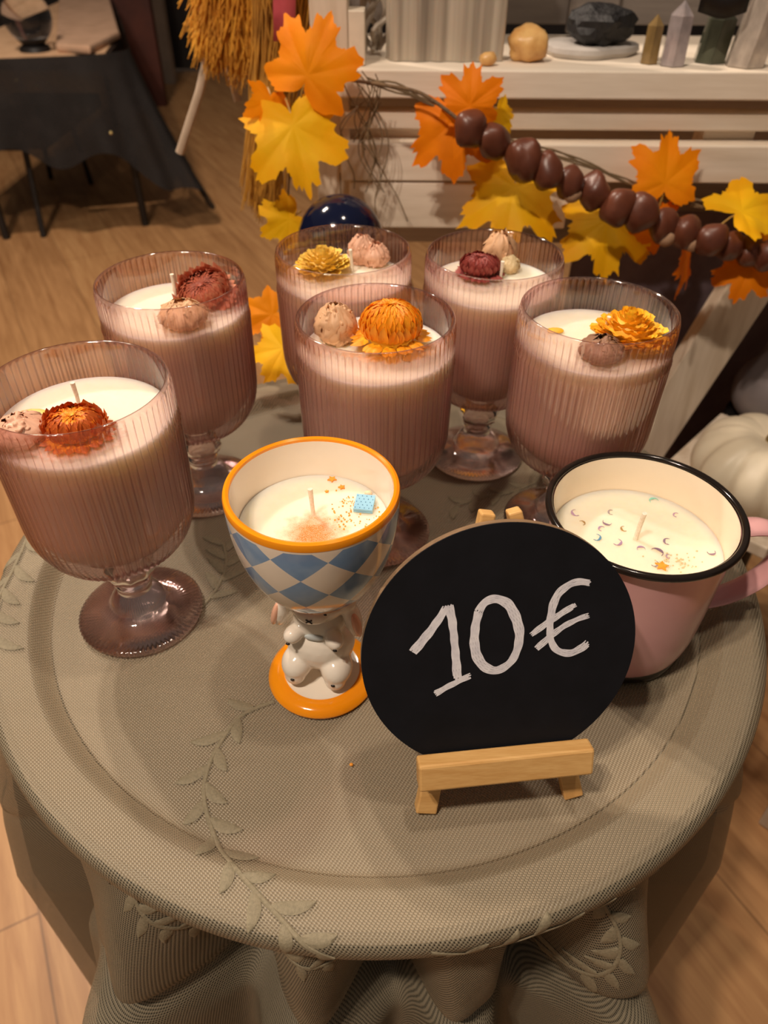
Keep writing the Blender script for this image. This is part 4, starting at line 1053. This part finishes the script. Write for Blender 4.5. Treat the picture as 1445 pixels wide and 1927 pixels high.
# ------------------------------------------------------------------ far table with black drape, stool, crystal ball
TZ = -.075
f0, f1, f2, f3 = at(-140, 118, z=TZ), at(203, 104, z=TZ), at(228, 72, z=TZ), at(200, -10, z=TZ)
f4 = Vector((f0.x - .1, f3.y, TZ))
ft = thing('far_table', (f1.x - .5, f1.y + .3, FLOOR_Z), 'dark table in the upper left carrying the crystal ball', 'table')
FO = Vector(ft.location)
poly = [f0, f1, f2, f3, f4]
mb = MB().add([p - FO for p in poly] + [p - FO - Vector((0, 0, .025)) for p in poly], [tuple(range(5)), tuple(range(5, 10))[::-1]] + [(i, (i + 1) % 5, 5 + (i + 1) % 5, 5 + i) for i in range(5)])
obj('tabletop', mb, pbr('dark table wood', S(52, 40, 34)), ft, smooth=False)
for q in (f1 + Vector((-.02, .10, 0)), f3 + Vector((-.06, -.06, 0)), f0 + Vector((.02, .10, 0))):
    obj('leg', MB().tube([(q.x - FO.x, q.y - FO.y, TZ - .02 - FLOOR_Z), (q.x - FO.x, q.y - FO.y, .001)], .013, 10), m_black, ft)
inset = [f0 + Vector((0, .01, 0)), f1 + Vector((-.01, .012, 0)), f2 + Vector((-.015, 0, 0)), f3 + Vector((-.02, -.02, 0)), f4]
mb = MB().add([p + Vector((0, 0, .001)) for p in inset] + [p + Vector((0, 0, .006)) for p in inset], [tuple(range(5))[::-1], tuple(range(5, 10))] + [(i, (i + 1) % 5, 5 + (i + 1) % 5, 5 + i) for i in range(5)])
tag(obj('table_runner', mb, pbr('beige linen', S(222, 182, 144), S(204, 164, 126), 18, .8), smooth=False), 'beige cloth covering the far table top in the upper left', 'cloth')
# folded beige cloth at the back of the far table
cp_ = [at(x, y, z=TZ + .03) for x, y in ((104, 82), (168, 86), (224, 58), (198, -30), (112, -30))]
mb = MB().add([q - FO + Vector((0, 0, -.024)) for q in cp_] + [q - FO for q in cp_], [tuple(range(5))[::-1], tuple(range(5, 10))] + [(i, (i + 1) % 5, 5 + (i + 1) % 5, 5 + i) for i in range(5)])
tag(obj('folded_cloth', mb, pbr('beige folded linen', S(206, 168, 140), S(188, 152, 124), 18, .85), None, FO, bevel=.008, smooth=False), 'folded pinkish beige cloth lying on the far table behind the crystal ball', 'cloth')
# sheer black drape
t = NT('sheer black tulle'); v = t.coord('Object'); n = t.noise(v, 14, 4)
t.l(t.ramp(n, (.3, S(20, 18, 18)), (.7, S(30, 26, 26))), t.b.inputs['Base Color']); t.set(Roughness=.8)
mr = t.n('ShaderNodeMapRange'); mr.inputs[1].default_value = .3; mr.inputs[2].default_value = .7; mr.inputs[3].default_value = .80; mr.inputs[4].default_value = .99; t.l(n, mr.inputs[0]); t.l(mr.outputs[0], t.b.inputs['Alpha'])
m_tulle = t.m
edge = [f0 + Vector((0, -.012, 0)), f1 + Vector((0, -.012, 0)), f2 + Vector((.012, -.004, 0)), f3 + Vector((.014, 0, 0))]
ed = catmull(edge, 24); NE = len(ed)
def drape(u, v):
    i = u * (NE - 1); k = min(NE - 2, int(i)); p = ed[k].lerp(ed[k + 1], i - k)
    t_ = (ed[k + 1] - ed[k]).normalized(); nn = Vector((t_.y, -t_.x, 0))
    cor = math.exp(-((u - .50) / .16) ** 2)
    drop = .26 + .20 * cor + .03 * math.sin(u * 40)
    return p + nn * ((.012 * math.sin(u * 75) + .012 + .06 * cor * v) * v + .004) + Vector((.12 * cor * v, 0, .008 * (1 - v) - drop * v))
dr = obj('drape', MB().grid(drape, 220, 24), m_tulle, sharp=None); tag(dr, 'sheer black tulle drape hanging from the edge of the far table', 'drape')
for px, py in ((90, 158), (208, 250), (32, 152), (70, 163), (22, 190)):
    q = at(px, py, y=f1.y - .06); obj('sequin', MB().ball(q, .006, sub=2), pbr('gold sequin', S(250, 220, 150), None, 20, .2, Metallic=.6), dr)
# stool in front
stl = thing('black_stool', (at(60, 400, z=FLOOR_Z).x, at(60, 400, z=FLOOR_Z).y, FLOOR_Z), 'black slim-legged stool in front of the draped far table', 'stool')
so = Vector(stl.location)
feet = [at(82, 446, z=FLOOR_Z), at(96, 336, z=FLOOR_Z), at(172, 346, z=FLOOR_Z), at(-30, 420, z=FLOOR_Z)]
tops = [at(44, 268, y=feet[0].y + .05), at(70, 215, y=feet[1].y - .04), at(128, 215, y=feet[2].y - .04), at(-60, 270, y=feet[3].y + .05)]
for a, b in zip(feet, tops): obj('leg', MB().tube([a - so + Vector((0, 0, .001)), b - so], .0105, 8), m_black, stl)
sz = sum(t_.z for t_ in tops) / 4
sc_ = (tops[0] + tops[1] + tops[2] + tops[3]) / 4
obj('seat', MB().box((sc_.x - so.x + .02, sc_.y - so.y, sz - so.z + .03), (.34, .62, .05)), m_black, stl, bevel=.01, smooth=False)
obj('stretcher', MB().tube([at(-40, 277, y=feet[0].y + .05) - so, at(48, 278, y=feet[0].y + .05) - so], .010, 8), m_black, stl)
# crystal ball
p = at(68, 100, z=TZ); R = px_len(44, p.y, (68, 48))
cb = thing('crystal_ball', (p.x, p.y, TZ + .0065), 'clear crystal ball on a black stand on the far table', 'crystal ball')
t = NT('crystal'); t.l(t.ramp(t.noise(t.coord(), 8, 2), (.3, (1, 1, 1, 1)), (.7, (.95, .96, 1, 1))), t.b.inputs['Base Color']); t.set(Roughness=.0, Transmission_Weight=1.0, IOR=1.45)
zb_ = R + .016
obj('ball', MB().ball((0, 0, zb_), R, sub=4), t.m, cb, sharp=None)
obj('stand', MB().lathe([(0, 0), (R * .65, 0), (R * .6, .012), (R * .35, zb_ - R * .95), (R * .62, zb_ - R * .72), (R * .66, zb_ - R * .76), (R * .42, zb_ - R * 1.02)], 32), m_black, cb)
pd = at(243, 45, y=4.6)
o = obj('door_1', MB().box((pd.x, 4.6, FLOOR_Z + 1.0), (.26, .05, 2.0)), pbr('dark red panel', S(92, 46, 34), S(74, 36, 28), 10, .6), smooth=False); o['kind'] = 'structure'
